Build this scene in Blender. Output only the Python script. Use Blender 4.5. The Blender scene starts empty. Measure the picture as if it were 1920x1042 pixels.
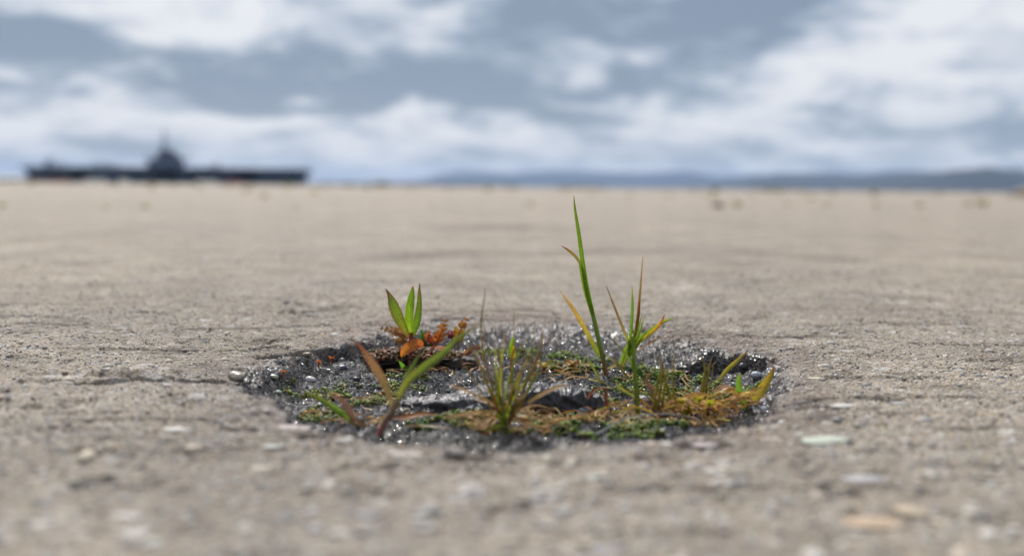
import bpy, math, random
import numpy as np
from mathutils import Vector, Matrix, Euler

random.seed(7)
rng = np.random.default_rng(7)
scene = bpy.context.scene
col = scene.collection
R = math.radians

# ------------------------------------------------------------------ camera
CAM_H = 0.10
PITCH, ROLL = 5.19, 0.60
cam_data = bpy.data.cameras.new('camera')
cam = bpy.data.objects.new('camera', cam_data)
col.objects.link(cam)
cam_data.lens = 35.0
cam_data.sensor_width = 36.0
cam_data.clip_start = 0.01
cam_data.clip_end = 90000.0
cam_data.dof.use_dof = True
cam_data.dof.focus_distance = 0.595
cam_data.dof.aperture_fstop = 4.3
cam_data.dof.aperture_blades = 0
cam.matrix_world = (Matrix.Translation((0, 0, CAM_H)) @ Matrix.Rotation(R(90 - PITCH), 4, 'X')
                    @ Matrix.Rotation(R(ROLL), 4, 'Z'))
scene.camera = cam

# ------------------------------------------------------------------ sky, sun, exposure
SUN_EL, SUN_AZ = 46.0, -22.0          # azimuth clockwise from +Y
world = bpy.data.worlds.new('World')
scene.world = world
world.use_nodes = True
SKY_STRENGTH = 0.1

sun_data = bpy.data.lights.new('sun', 'SUN')
sun_data.energy = 4.9
sun_data.angle = R(1.5)
sun_data.color = (1.0, 0.965, 0.915)
sun = bpy.data.objects.new('sun', sun_data)
col.objects.link(sun)
sdir = Vector((math.sin(R(SUN_AZ)) * math.cos(R(SUN_EL)), math.cos(R(SUN_AZ)) * math.cos(R(SUN_EL)), math.sin(R(SUN_EL))))
sun.rotation_euler = sdir.to_track_quat('Z', 'Y').to_euler()
sun.location = sdir * 20

vs = scene.view_settings
vs.view_transform = 'Standard'
vs.look = 'None'
vs.exposure = 0.08
vs.gamma = 1.0
vs.use_curve_mapping = False
scene.render.engine = 'CYCLES'
cy = scene.cycles
cy.use_denoising = True
cy.max_bounces = 6
cy.diffuse_bounces = 3
cy.glossy_bounces = 2
cy.transmission_bounces = 4
cy.volume_bounces = 1
cy.sample_clamp_indirect = 4.0
cy.sample_clamp_direct = 0.0


def world_sky():
    nt = world.node_tree
    N, L = nt.nodes, nt.links
    N.clear()

    def math_(op, a, b=None, c=None):
        n = N.new('ShaderNodeMath'); n.operation = op
        for i, v in enumerate((a, b, c)):
            if v is None: continue
            if isinstance(v, (int, float)): n.inputs[i].default_value = v
            else: L.new(v, n.inputs[i])
        return n.outputs[0]

    def noise(vec, scale, detail=5, rough=0.55, dist=0.0):
        n = N.new('ShaderNodeTexNoise')
        n.inputs['Scale'].default_value = scale
        n.inputs['Detail'].default_value = detail
        n.inputs['Roughness'].default_value = rough
        n.inputs['Distortion'].default_value = dist
        L.new(vec, n.inputs['Vector'])
        return n.outputs['Fac']

    out = N.new('ShaderNodeOutputWorld')
    bg = N.new('ShaderNodeBackground'); bg.inputs['Strength'].default_value = SKY_STRENGTH
    L.new(bg.outputs[0], out.inputs[0])
    sky = N.new('ShaderNodeTexSky'); sky.sky_type = 'NISHITA'; sky.sun_disc = False
    sky.sun_elevation = R(SUN_EL); sky.sun_rotation = R(SUN_AZ)
    sky.air_density = 1.0; sky.dust_density = 2.0
    tc = N.new('ShaderNodeTexCoord')
    sep = N.new('ShaderNodeSeparateXYZ'); L.new(tc.outputs['Generated'], sep.inputs[0])
    X, Y, Z = sep.outputs
    Zc = math_('MAXIMUM', Z, 0.0)
    den = math_('ADD', Zc, 0.26)
    u = math_('DIVIDE', X, den); v = math_('DIVIDE', Y, den)
    cmb = N.new('ShaderNodeCombineXYZ'); L.new(u, cmb.inputs[0]); L.new(v, cmb.inputs[1])
    P = cmb.outputs[0]
    az = math_('ARCTAN2', X, Y)
    # wind-torn edges: warp the direction of the cloud banks with noise
    w1 = math_('SUBTRACT', noise(P, 4.2, 5, 0.58), 0.5)
    mp = N.new('ShaderNodeMapping'); mp.inputs['Location'].default_value = (7.3, 2.1, 4.0); L.new(P, mp.inputs[0])
    w2 = math_('SUBTRACT', noise(mp.outputs[0], 4.2, 5, 0.58), 0.5)
    azw = math_('ADD', az, math_('MULTIPLY', w1, 0.17))
    elw = math_('ADD', Zc, math_('MULTIPLY', w2, 0.075))
    base = noise(P, 2.9, 9, 0.60, 0.30)
    t = math_('MULTIPLY_ADD', base, 3.0, -0.95)       # mean about .55
    # the banks of cloud over the bay: (px, py, rx, ry, amount), negative = dark underside
    banks = [(90, 105, 170, 40, -.42), (330, 170, 230, 34, -.36), (560, 170, 150, 38, -.42), (30, 130, 120, 30, -.2),
             (870, 90, 170, 55, -.46), (960, 165, 220, 32, -.45), (1160, 165, 120, 18, -.3), (1250, 90, 95, 38, -.55),
             (1060, 30, 130, 36, -.5), (1450, 45, 140, 42, -.62), (640, 205, 150, 26, -.3), (1890, 195, 70, 45, -.25), (1500, 180, 300, 20, -.1), (1080, 215, 150, 22, -.25),
             (250, 50, 110, 40, .3), (400, 100, 120, 30, .28), (620, 60, 130, 50, .32), (740, 110, 80, 26, .3),
             (150, 205, 200, 22, .3), (500, 240, 260, 20, .35), (850, 220, 120, 18, .38), (1700, 80, 240, 70, .34),
             (1400, 145, 170, 34, .34), (1130, 110, 80, 22, .3), (1250, 225, 200, 28, .18), (250, 262, 220, 16, .12)]
    for (px, py, rx, ry, amt) in banks:
        a0 = math.atan((px - 960) / 1867.0); e0 = (351.5 - py) / 1867.0
        da = math_('MULTIPLY', math_('SUBTRACT', azw, a0), 1867.0 / rx)
        de = math_('MULTIPLY', math_('SUBTRACT', elw, e0), 1867.0 / ry)
        q = math_('ADD', math_('MULTIPLY', da, da), math_('MULTIPLY', de, de))
        g = math_('POWER', 2.71828, math_('MULTIPLY', q, -0.75))
        t = math_('MULTIPLY_ADD', g, amt * 1.15, t)
    ramp = N.new('ShaderNodeValToRGB'); L.new(t, ramp.inputs[0])
    cr = ramp.color_ramp
    cr.elements[0].position = 0.08; cr.elements[0].color = (.222, .284, .380, 1)
    cr.elements[1].position = 0.95; cr.elements[1].color = (.800, .815, .845, 1)
    e = cr.elements.new(0.36); e.color = (.335, .405, .505, 1)
    e = cr.elements.new(0.62); e.color = (.590, .635, .705, 1)
    # low cloud fades towards the horizon's veil
    veil = math_('POWER', 2.71828, math_('MULTIPLY', Zc, -26.0))
    mixv = N.new('ShaderNodeMix'); mixv.data_type = 'RGBA'
    L.new(math_('MULTIPLY', veil, 0.62), mixv.inputs[0])
    L.new(ramp.outputs[0], mixv.inputs[6]); mixv.inputs[7].default_value = (.690, .700, .705, 1)
    sc_ = N.new('ShaderNodeVectorMath'); sc_.operation = 'SCALE'; sc_.inputs['Scale'].default_value = 1.0 / SKY_STRENGTH
    L.new(mixv.outputs[2], sc_.inputs[0])
    mixs = N.new('ShaderNodeMix'); mixs.data_type = 'RGBA'; mixs.inputs[0].default_value = 0.94
    L.new(sky.outputs[0], mixs.inputs[6]); L.new(sc_.outputs[0], mixs.inputs[7])
    L.new(mixs.outputs[2], bg.inputs['Color'])
world_sky()

# ------------------------------------------------------------------ pixel helpers (photograph pixels -> points of the place)
FPX = 35.0 / 36.0 * 1920.0
MW = cam.matrix_world.copy()
CO = np.array(MW.translation)
MR = np.array(MW.to_3x3())


def ray(px, py):
    return MR @ np.array([(px - 960) / FPX, -(py - 521) / FPX, -1.0])


def G(px, py, z=0.0):
    d = ray(px, py)
    t = (z - CO[2]) / d[2]
    return CO + d * t


def P(px, py, Y):
    d = ray(px, py)
    return CO + d * (Y / d[1])

# ------------------------------------------------------------------ object helpers


def tag(o, label=None, cat=None, group=None, kind=None):
    if label: o['label'] = label
    if cat: o['category'] = cat
    if group: o['group'] = group
    if kind: o['kind'] = kind
    return o


def empty(name, loc, label, cat, group=None):
    o = bpy.data.objects.new(name, None)
    o.empty_display_size = 0.01
    o.location = [float(c) for c in loc]
    col.objects.link(o)
    return tag(o, label, cat, group)


def mesh_data(name, verts, faces, mat=None, colors=None, smooth=True, attrs=None):
    verts = np.asarray(verts, dtype=np.float32)
    me = bpy.data.meshes.new(name)
    if isinstance(faces, np.ndarray):
        k = faces.shape[1]; nf = len(faces)
        me.vertices.add(len(verts)); me.vertices.foreach_set('co', verts.ravel())
        me.loops.add(nf * k); me.polygons.add(nf)
        me.loops.foreach_set('vertex_index', faces.astype(np.int32).ravel())
        me.polygons.foreach_set('loop_start', np.arange(0, nf * k, k, dtype=np.int32))
        me.update(calc_edges=True); me.validate()
    else:
        me.from_pydata([tuple(map(float, v)) for v in verts], [], faces)
        me.update()
    if smooth:
        me.polygons.foreach_set('use_smooth', np.ones(len(me.polygons), dtype=bool))
    if colors is not None:
        a = me.color_attributes.new('col', 'FLOAT_COLOR', 'POINT')
        c = np.ones((len(verts), 4), dtype=np.float32); cs = np.asarray(colors); c[:, :cs.shape[1]] = cs
        a.data.foreach_set('color', c.ravel())
    for nm, v in (attrs or {}).items():
        a = me.attributes.new(nm, 'FLOAT', 'POINT')
        a.data.foreach_set('value', np.asarray(v, dtype=np.float32))
    if mat: me.materials.append(mat)
    return me


def obj(name, me, parent=None, loc=None):
    o = bpy.data.objects.new(name, me)
    col.objects.link(o)
    if parent is not None:
        o.parent = parent
    if loc is not None:
        o.location = [float(c) for c in loc]
    return o


def part(name, verts, faces, mat, parent, colors=None, smooth=True):
    """mesh given in world coordinates, parented to a thing that stands unrotated at its base"""
    off = np.zeros(3)
    p = parent
    while p is not None:
        off += np.array(p.location); p = p.parent
    return obj(name, mesh_data(name, np.asarray(verts) - off, faces, mat, colors, smooth), parent)

# ------------------------------------------------------------------ numpy noise


def _hash(ix, iy, seed):
    n = (ix.astype(np.int64) * 374761393 + iy.astype(np.int64) * 668265263 + seed * 974711) & 0xffffffff
    n = ((n ^ (n >> 13)) * 1274126177) & 0xffffffff
    n = (n ^ (n >> 16)) & 0xffffffff
    return n / 4294967295.0


def vn(x, y, seed=0):
    x0 = np.floor(x); y0 = np.floor(y)
    fx = x - x0; fy = y - y0
    fx = fx * fx * (3 - 2 * fx); fy = fy * fy * (3 - 2 * fy)
    a = _hash(x0, y0, seed); b = _hash(x0 + 1, y0, seed)
    c = _hash(x0, y0 + 1, seed); d = _hash(x0 + 1, y0 + 1, seed)
    return (a + (b - a) * fx) * (1 - fy) + (c + (d - c) * fx) * fy


def fbm(x, y, oct=4, seed=0, gain=0.5):
    s = 0; a = 1; tot = 0
    for i in range(oct):
        s = s + a * vn(x * 2 ** i + 17.3 * i, y * 2 ** i - 9.1 * i, seed + i * 31); tot += a; a *= gain
    return s / tot


def sstep(a, b, x):
    t = np.clip((x - a) / (b - a), 0, 1)
    return t * t * (3 - 2 * t)

# ------------------------------------------------------------------ shader helpers


class NT:
    def __init__(s, name):
        s.m = bpy.data.materials.new(name); s.m.use_nodes = True
        s.N, s.L = s.m.node_tree.nodes, s.m.node_tree.links
        s.N.clear()
        s.out = s.N.new('ShaderNodeOutputMaterial')

    def node(s, t, **kw):
        n = s.N.new('ShaderNode' + t)
        for k, v in kw.items():
            setattr(n, k, v)
        return n

    def setin(s, sock, v):
        if isinstance(v, bpy.types.NodeSocket): s.L.new(v, sock)
        elif isinstance(v, tuple) and len(v) == 3 and sock.type == 'RGBA': sock.default_value = (*v, 1)
        else: sock.default_value = v

    def math(s, op, a, b=None, c=None, clamp=False):
        n = s.node('Math', operation=op); n.use_clamp = clamp
        for i, v in enumerate((a, b, c)):
            if v is not None: s.setin(n.inputs[i], v)
        return n.outputs[0]

    def mix(s, f, a, b, blend='MIX'):
        n = s.node('Mix', data_type='RGBA', blend_type=blend)
        s.setin(n.inputs[0], f); s.setin(n.inputs[6], a); s.setin(n.inputs[7], b)
        return n.outputs[2]

    def pos(s):
        return s.node('NewGeometry').outputs['Position']

    def noise(s, vec, scale, detail=3, rough=0.55, out='Fac'):
        n = s.node('TexNoise'); n.inputs['Scale'].default_value = scale
        n.inputs['Detail'].default_value = detail; n.inputs['Roughness'].default_value = rough
        s.L.new(vec, n.inputs['Vector']); return n.outputs[out]

    def voronoi(s, vec, scale, out='Color', feature='F1', rand=1.0):
        n = s.node('TexVoronoi', feature=feature); n.inputs['Scale'].default_value = scale
        n.inputs['Randomness'].default_value = rand
        s.L.new(vec, n.inputs['Vector']); return n.outputs[out]

    def ramp(s, fac, stops):
        n = s.node('ValToRGB'); s.L.new(fac, n.inputs[0]); cr = n.color_ramp
        while len(cr.elements) < len(stops): cr.elements.new(0.5)
        for e, (p, c) in zip(cr.elements, stops):
            e.position = p; e.color = (*c, 1) if isinstance(c, tuple) else (c, c, c, 1)
        return n.outputs[0]

    def attr(s, name, out='Fac'):
        return s.node('Attribute', attribute_name=name).outputs[out]

    def mapr(s, v, a, b, c, d):
        n = s.node('MapRange'); n.clamp = True
        s.setin(n.inputs[0], v)
        for i, q in enumerate((a, b, c, d)): n.inputs[i + 1].default_value = q
        return n.outputs[0]

    def bump(s, h, dist, strength=1.0, normal=None):
        n = s.node('Bump'); n.inputs['Strength'].default_value = strength; n.inputs['Distance'].default_value = dist
        s.L.new(h, n.inputs['Height'])
        if normal is not None: s.L.new(normal, n.inputs['Normal'])
        return n.outputs[0]

    def bsdf(s, color, rough=0.8, normal=None, spec=0.5, **kw):
        b = s.node('BsdfPrincipled')
        s.setin(b.inputs['Base Color'], color); s.setin(b.inputs['Roughness'], rough)
        s.setin(b.inputs['Specular IOR Level'], spec)
        for k, v in kw.items(): s.setin(b.inputs[k.replace('_', ' ')], v)
        if normal is not None: s.L.new(normal, b.inputs['Normal'])
        s.L.new(b.outputs[0], s.out.inputs[0])
        return b


def mat_concrete():
    s = NT('weathered_concrete')
    p = s.pos()
    wet = s.attr('wet'); dirt_shade = s.attr('dirt_shade')
    cells = s.node('SeparateColor'); s.L.new(s.voronoi(p, 430.0), cells.inputs[0])
    grit = s.node('SeparateColor'); s.L.new(s.voronoi(p, 900.0), grit.inputs[0])
    paste = s.ramp(s.noise(p, 120.0, 5, 0.65), [(0.28, (.165, .138, .105)), (0.5, (.305, .265, .210)), (0.72, (.425, .380, .312))])
    sand = s.ramp(cells.outputs[0], [(0.0, (.085, .080, .080)), (0.12, (.24, .215, .19)), (0.45, (.36, .315, .26)), (0.62, (.285, .28, .285)), (0.8, (.42, .355, .27)), (0.93, (.52, .49, .45)), (1.0, (.62, .60, .58))])
    fine = s.ramp(grit.outputs[1], [(0.0, (.06, .052, .045)), (0.22, (.23, .20, .165)), (0.6, (.36, .32, .265)), (0.85, (.50, .44, .35)), (1.0, (.70, .66, .60))])
    c = s.mix(s.mapr(cells.outputs[2], 0.45, 0.6, 0.0, 0.8), paste, sand)
    c = s.mix(0.46, c, fine)
    big = s.noise(p, 2.2, 4, 0.55)
    mid = s.noise(p, 14.0, 4, 0.6)
    tint = s.mix(s.mapr(big, .3, .7, 0, 1), (.88, .885, .90), (1.13, 1.10, 1.05))
    c = s.mix(1.0, c, tint, 'MULTIPLY')
    c = s.mix(1.0, c, (.90, .885, .895), 'MULTIPLY')
    # broad worn stones and paler, drier patches in the slab
    flat = s.node('SeparateColor'); s.L.new(s.voronoi(p, 75.0), flat.inputs[0])
    fm = s.math('MULTIPLY', s.mapr(flat.outputs[0], .74, .78, 0, 1), s.mapr(s.voronoi(p, 75.0, 'Distance'), .28, .42, .75, 0))
    c = s.mix(fm, c, s.ramp(flat.outputs[1], [(0.0, (.30, .29, .30)), (.35, (.50, .44, .37)), (.6, (.44, .40, .38)), (.8, (.56, .53, .50)), (1.0, (.40, .42, .40))]))
    patch = s.noise(p, 5.5, 5, 0.62)
    c = s.mix(s.mapr(patch, .50, .68, 0, .55), c, s.mix(1.0, c, (1.32, 1.32, 1.34), 'MULTIPLY'))
    c = s.mix(s.mapr(patch, .46, .30, 0, .6), c, s.mix(1.0, c, (.72, .70, .68), 'MULTIPLY'))
    tint2 = s.mix(s.mapr(mid, .3, .7, 0, 1), (.78, .775, .78), (1.20, 1.19, 1.17))
    c = s.mix(1.0, c, tint2, 'MULTIPLY')
    c = s.mix(s.math('MULTIPLY', dirt_shade, 0.8), c, (.055, .046, .037))  # dark stains, and the shade painted into the left groove
    # damp halo round the hollow, then wet stone: darker and smoother
    damp = s.attr('damp')
    c = s.mix(damp, c, s.mix(1.0, c, (.66, .62, .64), 'MULTIPLY'))
    soil = s.attr('soil')
    c = s.mix(soil, c, (.024, .018, .014))
    dark = s.mix(1.0, c, (.135, .13, .14), 'MULTIPLY')
    c = s.mix(s.mapr(wet, 0.25, 0.85, 0, 1), c, dark)
    h1 = s.noise(p, 420.0, 4, 0.6); h2 = cells.outputs[1]
    hh = s.math('ADD', s.math('MULTIPLY', h1, 1.0), s.math('MULTIPLY', s.voronoi(p, 430.0, 'Distance'), 0.45))
    dry = s.math('SUBTRACT', 1.0, s.math('MULTIPLY', wet, 0.75))
    nrm = s.bump(s.math('MULTIPLY', hh, dry), 0.0020, 0.95)
    nrm = s.bump(s.math('MULTIPLY', s.noise(p, 1000.0, 3, 0.65), dry), 0.0009, 0.9, nrm)
    # water film lies over the grains in smooth little menisci
    nrm = s.bump(s.math('MULTIPLY', s.noise(p, 430.0, 2, 0.5), wet), 0.0020, 1.0, nrm)
    glint = s.noise(p, 520.0, 2, 0.5)
    gm = s.mapr(glint, .49, .54, 1.0, 0.0)
    wr = s.mapr(glint, .49, .54, .075, .65)
    rough = s.math('ADD', s.math('MULTIPLY', wet, wr), s.math('MULTIPLY', s.math('SUBTRACT', 1.0, wet), 0.88))
    s.bsdf(c, rough, nrm, s.math('ADD', s.math('MULTIPLY', s.math('MULTIPLY', wet, gm), 0.85), s.math('MULTIPLY_ADD', wet, -.12, .2)))
    return s.m


def mat_vcol(name, rough=0.7, spec=0.4, var=0.25, scale=900.0, bump=0.0, objcolor=False, coat=0.0):
    s = NT(name)
    p = s.pos()
    c = s.node('ObjectInfo').outputs['Color'] if objcolor else s.attr('col', 'Color')
    n = s.noise(p, scale, 4, 0.6)
    k = s.mapr(n, .25, .75, 1 - var, 1 + var)
    vm = s.node('VectorMath', operation='SCALE'); s.L.new(c, vm.inputs[0]); s.L.new(k, vm.inputs['Scale'])
    nrm = s.bump(s.noise(p, scale * 1.4, 3, 0.6), bump, 0.9) if bump else None
    b = s.bsdf(vm.outputs[0], rough, nrm, spec)
    b.inputs['Coat Weight'].default_value = coat
    b.inputs['Coat Roughness'].default_value = 0.12
    return s.m


def mat_leaf(name, transl=0.42, rough=0.5):
    s = NT(name)
    p = s.pos()
    c = s.attr('col', 'Color')
    n = s.noise(p, 700.0, 4, 0.6)
    n2 = s.noise(p, 180.0, 3, 0.6)
    k = s.math('MULTIPLY', s.mapr(n, .25, .75, .78, 1.2), s.mapr(n2, .3, .7, .82, 1.15))
    vm = s.node('VectorMath', operation='SCALE'); s.L.new(c, vm.inputs[0]); s.L.new(k, vm.inputs['Scale'])
    spots = s.mapr(s.noise(p, 420.0, 3, 0.6), .60, .70, 0, .55)
    cc = s.mix(spots, vm.outputs[0], (.17, .10, .04))
    # parallel veins run along the blade (alpha holds the place across it)
    vein = s.math('SINE', s.math('MULTIPLY', s.attr('col', 'Alpha'), 6.2832 * 4.5))
    vk = s.mapr(vein, -1.0, 1.0, .80, 1.16)
    vm2 = s.node('VectorMath', operation='SCALE'); s.L.new(cc, vm2.inputs[0]); s.L.new(vk, vm2.inputs['Scale'])
    cc = vm2.outputs[0]
    nrm = s.bump(s.noise(p, 1600.0, 2, 0.6), 0.0002, 0.7)
    nrm = s.bump(vein, 0.00012, 0.8, nrm)
    b = s.bsdf(cc, rough, nrm, 0.3)
    tr = s.node('BsdfTranslucent'); bright = s.node('VectorMath', operation='MULTIPLY')
    s.L.new(cc, bright.inputs[0]); bright.inputs[1].default_value = (1.65, 1.6, 0.9)
    s.L.new(bright.outputs[0], tr.inputs[0])
    mx = s.node('MixShader'); mx.inputs[0].default_value = transl
    s.L.new(b.outputs[0], mx.inputs[1]); s.L.new(tr.outputs[0], mx.inputs[2])
    s.L.new(mx.outputs[0], s.out.inputs[0])
    return s.m


def mat_plain(name, color, rough=0.7, var=0.2, scale=3.0, spec=0.3, metal=0.0):
    s = NT(name)
    n = s.noise(s.pos(), scale, 5, 0.6)
    a = tuple(c * (1 - var) for c in color); b = tuple(min(1, c * (1 + var)) for c in color)
    s.bsdf(s.mix(s.mapr(n, .3, .7, 0, 1), a, b), rough, None, spec, Metallic=metal)
    return s.m

M_CONC = mat_concrete()
M_STONE = mat_vcol('aggregate', 0.8, 0.3, 0.22, 500.0, 0.0003, objcolor=True)
M_GRAIN = mat_vcol('aggregate_grains', 0.85, 0.25, 0.25, 800.0)
M_WETGRAIN = mat_vcol('wet_grit', 0.08, 0.85, 0.3, 1500.0, 0.0003)
M_WETSTONE = mat_vcol('wet_stone', 0.25, 0.5, 0.35, 420.0, 0.0008, objcolor=True)
M_RIDGE = mat_vcol('wet_rock', 0.30, 0.40, 0.5, 260.0, 0.0030, objcolor=True)
M_MOSS = mat_vcol('moss_leaf', 0.5, 0.3, 0.4, 1500.0)
M_LEAF = mat_leaf('leaf', 0.43)
M_DRY = mat_leaf('dry_leaf', 0.22, 0.5)
M_STEM = mat_vcol('stem', 0.4, 0.45, 0.25, 900.0)
M_SOIL = mat_vcol('soil_crust', 0.55, 0.4, 0.5, 700.0, 0.0012)

# ------------------------------------------------------------------ the hole in the pavement
FLOOR_Z = -0.0160
rim_px = [(452, 702), (500, 678), (565, 660), (640, 638), (705, 617), (800, 604), (950, 600), (1100, 606), (1230, 624), (1330, 643),
          (1415, 656), (1462, 684), (1466, 722), (1440, 768), (1360, 800), (1260, 818), (1100, 824), (950, 824), (800, 820),
          (690, 816), (600, 802), (540, 776), (500, 742), (460, 722)]
rim = np.array([G(x, y)[:2] for x, y in rim_px])
HC = np.array([0.004, 0.535])
_th = np.arctan2(rim[:, 1] - HC[1], rim[:, 0] - HC[0])
_rr = np.hypot(rim[:, 0] - HC[0], rim[:, 1] - HC[1])
_o = np.argsort(_th)
_th, _rr = _th[_o], _rr[_o]
_th = np.concatenate([_th - 2 * np.pi, _th, _th + 2 * np.pi]); _rr = np.tile(_rr, 3)


def hole_s(x, y):
    dx, dy = x - HC[0], y - HC[1]
    r = np.hypot(dx, dy)
    wob = (fbm(x * 45, y * 45, 2, 5) - 0.5) * 0.014 + (fbm(x * 200, y * 200, 2, 6) - 0.5) * 0.003
    return (r + wob) / np.interp(np.arctan2(dy, dx), _th, _rr)


def seg_d(x, y, pts):
    d = np.full(np.shape(x), 1e9)
    for a, b in zip(pts[:-1], pts[1:]):
        ab = b - a; L2 = ab @ ab
        t = np.clip(((x - a[0]) * ab[0] + (y - a[1]) * ab[1]) / L2, 0, 1)
        d = np.minimum(d, np.hypot(x - a[0] - t * ab[0], y - a[1] - t * ab[1]))
    return d

groove = [G(*p)[:2] for p in [(165, 716), (230, 711), (300, 712), (370, 708), (440, 706)]]
chips = [(880, 845, .011, .004, .004), (1320, 835, .014, .005, .004), (1560, 790, .012, .006, .0025), (215, 912, .016, .004, .003), (1590, 925, .007, .004, .003),
         (690, 880, .012, .004, .002), (910, 868, .008, .004, .003), (1240, 860, .010, .003, .0025), (700, 925, .010, .004, .0025), (960, 955, .008, .004, .0025),
         (150, 755, .010, .004, .0025), (1660, 670, .014, .007, .0022), (1220, 635, .01, .004, .002), (520, 585, .03, .006, .003), (640, 577, .02, .006, .003), (430, 640, .03, .006, .0025)]
crev = [([G(x_, y_, -.010)[:2] for x_, y_ in [(1285, 678), (1340, 682), (1400, 687), (1436, 698)]], .009, .012), ([G(x_, y_, -.008)[:2] for x_, y_ in [(490, 694), (560, 676), (640, 664), (690, 650)]], .006, .006)]
chips = [(G(px, py)[:2], a, b, d) for px, py, a, b, d in chips]


def H(x, y, sp=0.001):
    """height of the worn concrete at a point of the ground plan (sp: mesh spacing there)"""
    f = lambda wl: np.clip(wl / (2.5 * sp) - 0.6, 0, 1)
    z = (fbm(x * .7, y * .7, 2, 50) - .5) * .004 * sstep(.8, 4, np.hypot(x, y))
    z = z + (vn(x * 6, y * 6, 1) - .5) * .0020 * f(.16)
    z = z + (vn(x * 22, y * 22, 2) - .5) * .0011 * f(.045)
    z = z + (vn(x * 70, y * 70, 3) - .5) * .0006 * f(.014)
    z = z + (vn(x * 190, y * 190, 4) - .5) * .0010 * f(.005)
    z = z + (vn(x * 400, y * 400, 7) - .5) * .0010 * f(.0030)
    # worn-out pits where a stone has come loose, flaked ledges
    z = z - .0014 * sstep(.80, .90, vn(x * 75 + 3, y * 75, 8)) * f(.014)
    z = z - .0012 * sstep(.78, .9, vn(x * 170 + 3, y * 170, 9)) * f(.006)
    led = fbm(x * 9 + 2.2, y * 34, 3, 10)
    z = z - .0014 * sstep(.585, .60, led) * f(.03)
    for (c, a, b, d) in chips:
        q = ((x - c[0]) / a) ** 2 + ((y - c[1]) / (b * 3.2)) ** 2
        z = z - d * sstep(1.35, .45, q + (vn(x * 160, y * 160, 11) - .5) * .8)
    crv = np.zeros_like(x)
    gd = seg_d(x, y, groove) + (fbm(x * 90, y * 90, 3, 12) - .5) * .009
    z = z - .0120 * sstep(.0085, .0035, gd)
    ld = np.hypot((x + .158) / .030, (y - .516) / .018)
    z = z - .0045 * sstep(1.3, .3, ld)
    for cpts, cw, cd in crev:
        cdist = seg_d(x, y, cpts) + (fbm(x * 110, y * 110, 3, 17) - .5) * .010
        crv = crv + cd * sstep(cw, cw * .35, cdist)
    # raised far lip of the groove
    z = z + .0022 * sstep(.02, .0, np.abs(gd - .014)) * (y > .515) * (x < -.14)
    s = hole_s(x, y)
    near = sstep(.52, .44, y)
    s0 = s
    s = s + near * (1 - s) * -1.6 * (s < 1.0) * (s > .6)
    s = np.where(near > 0, s0 - near * .12 * sstep(1.0, .96, s0), s0)
    bowl = sstep(1.04, .80, s)
    stp = .45 * (1 - .85 * sstep(.57, .64, y) * sstep(.16, .06, np.abs(x - .01)))
    bowl = (1 - stp) * bowl + stp * sstep(.99, .90, s + (fbm(x * 80, y * 80, 3, 13) - .5) * .05)
    # sunken step along the back and right wall
    z = z - .0018 * sstep(1.16, .98, s)
    floor = FLOOR_Z + (fbm(x * 40, y * 40, 3, 14) - .5) * .006 + ((vn(x * 330, y * 330, 15) - .5) * .0022 + (vn(x * 160, y * 160, 16) - .5) * .0022) * (1 - .7 * sstep(.72, .88, s0))
    z = z * (1 - .6 * bowl) + floor * bowl - crv
    return z


def wetness(x, y):
    s = hole_s(x, y)
    w = sstep(1.13, .90, s + (fbm(x * 120, y * 120, 4, 20) - .5) * .20 + .07 * sstep(.50, .44, y))
    lw = np.hypot((x + .155) / .036, (y - .512) / .020)
    return np.maximum(w, .30 * sstep(1.2, .5, lw + (fbm(x * 130, y * 130, 3, 21) - .5) * .8))


def axis(lo, hi, step, far_lo, far_hi, g=1.04, mx=60.0):
    a = list(np.arange(lo, hi + 1e-9, step))
    s, v = step, a[-1]
    while v < far_hi:
        s = min(s * g, mx); v += s; a.append(min(v, far_hi))
    s, v = step, a[0]
    while v > far_lo:
        s = min(s * g, mx); v -= s; a.insert(0, max(v, far_lo))
    return np.array(a)

AX = axis(-.30, .31, .0011, -900.0, 900.0)
AY = axis(.33, .80, .0011, -40.0, 800.0)


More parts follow.
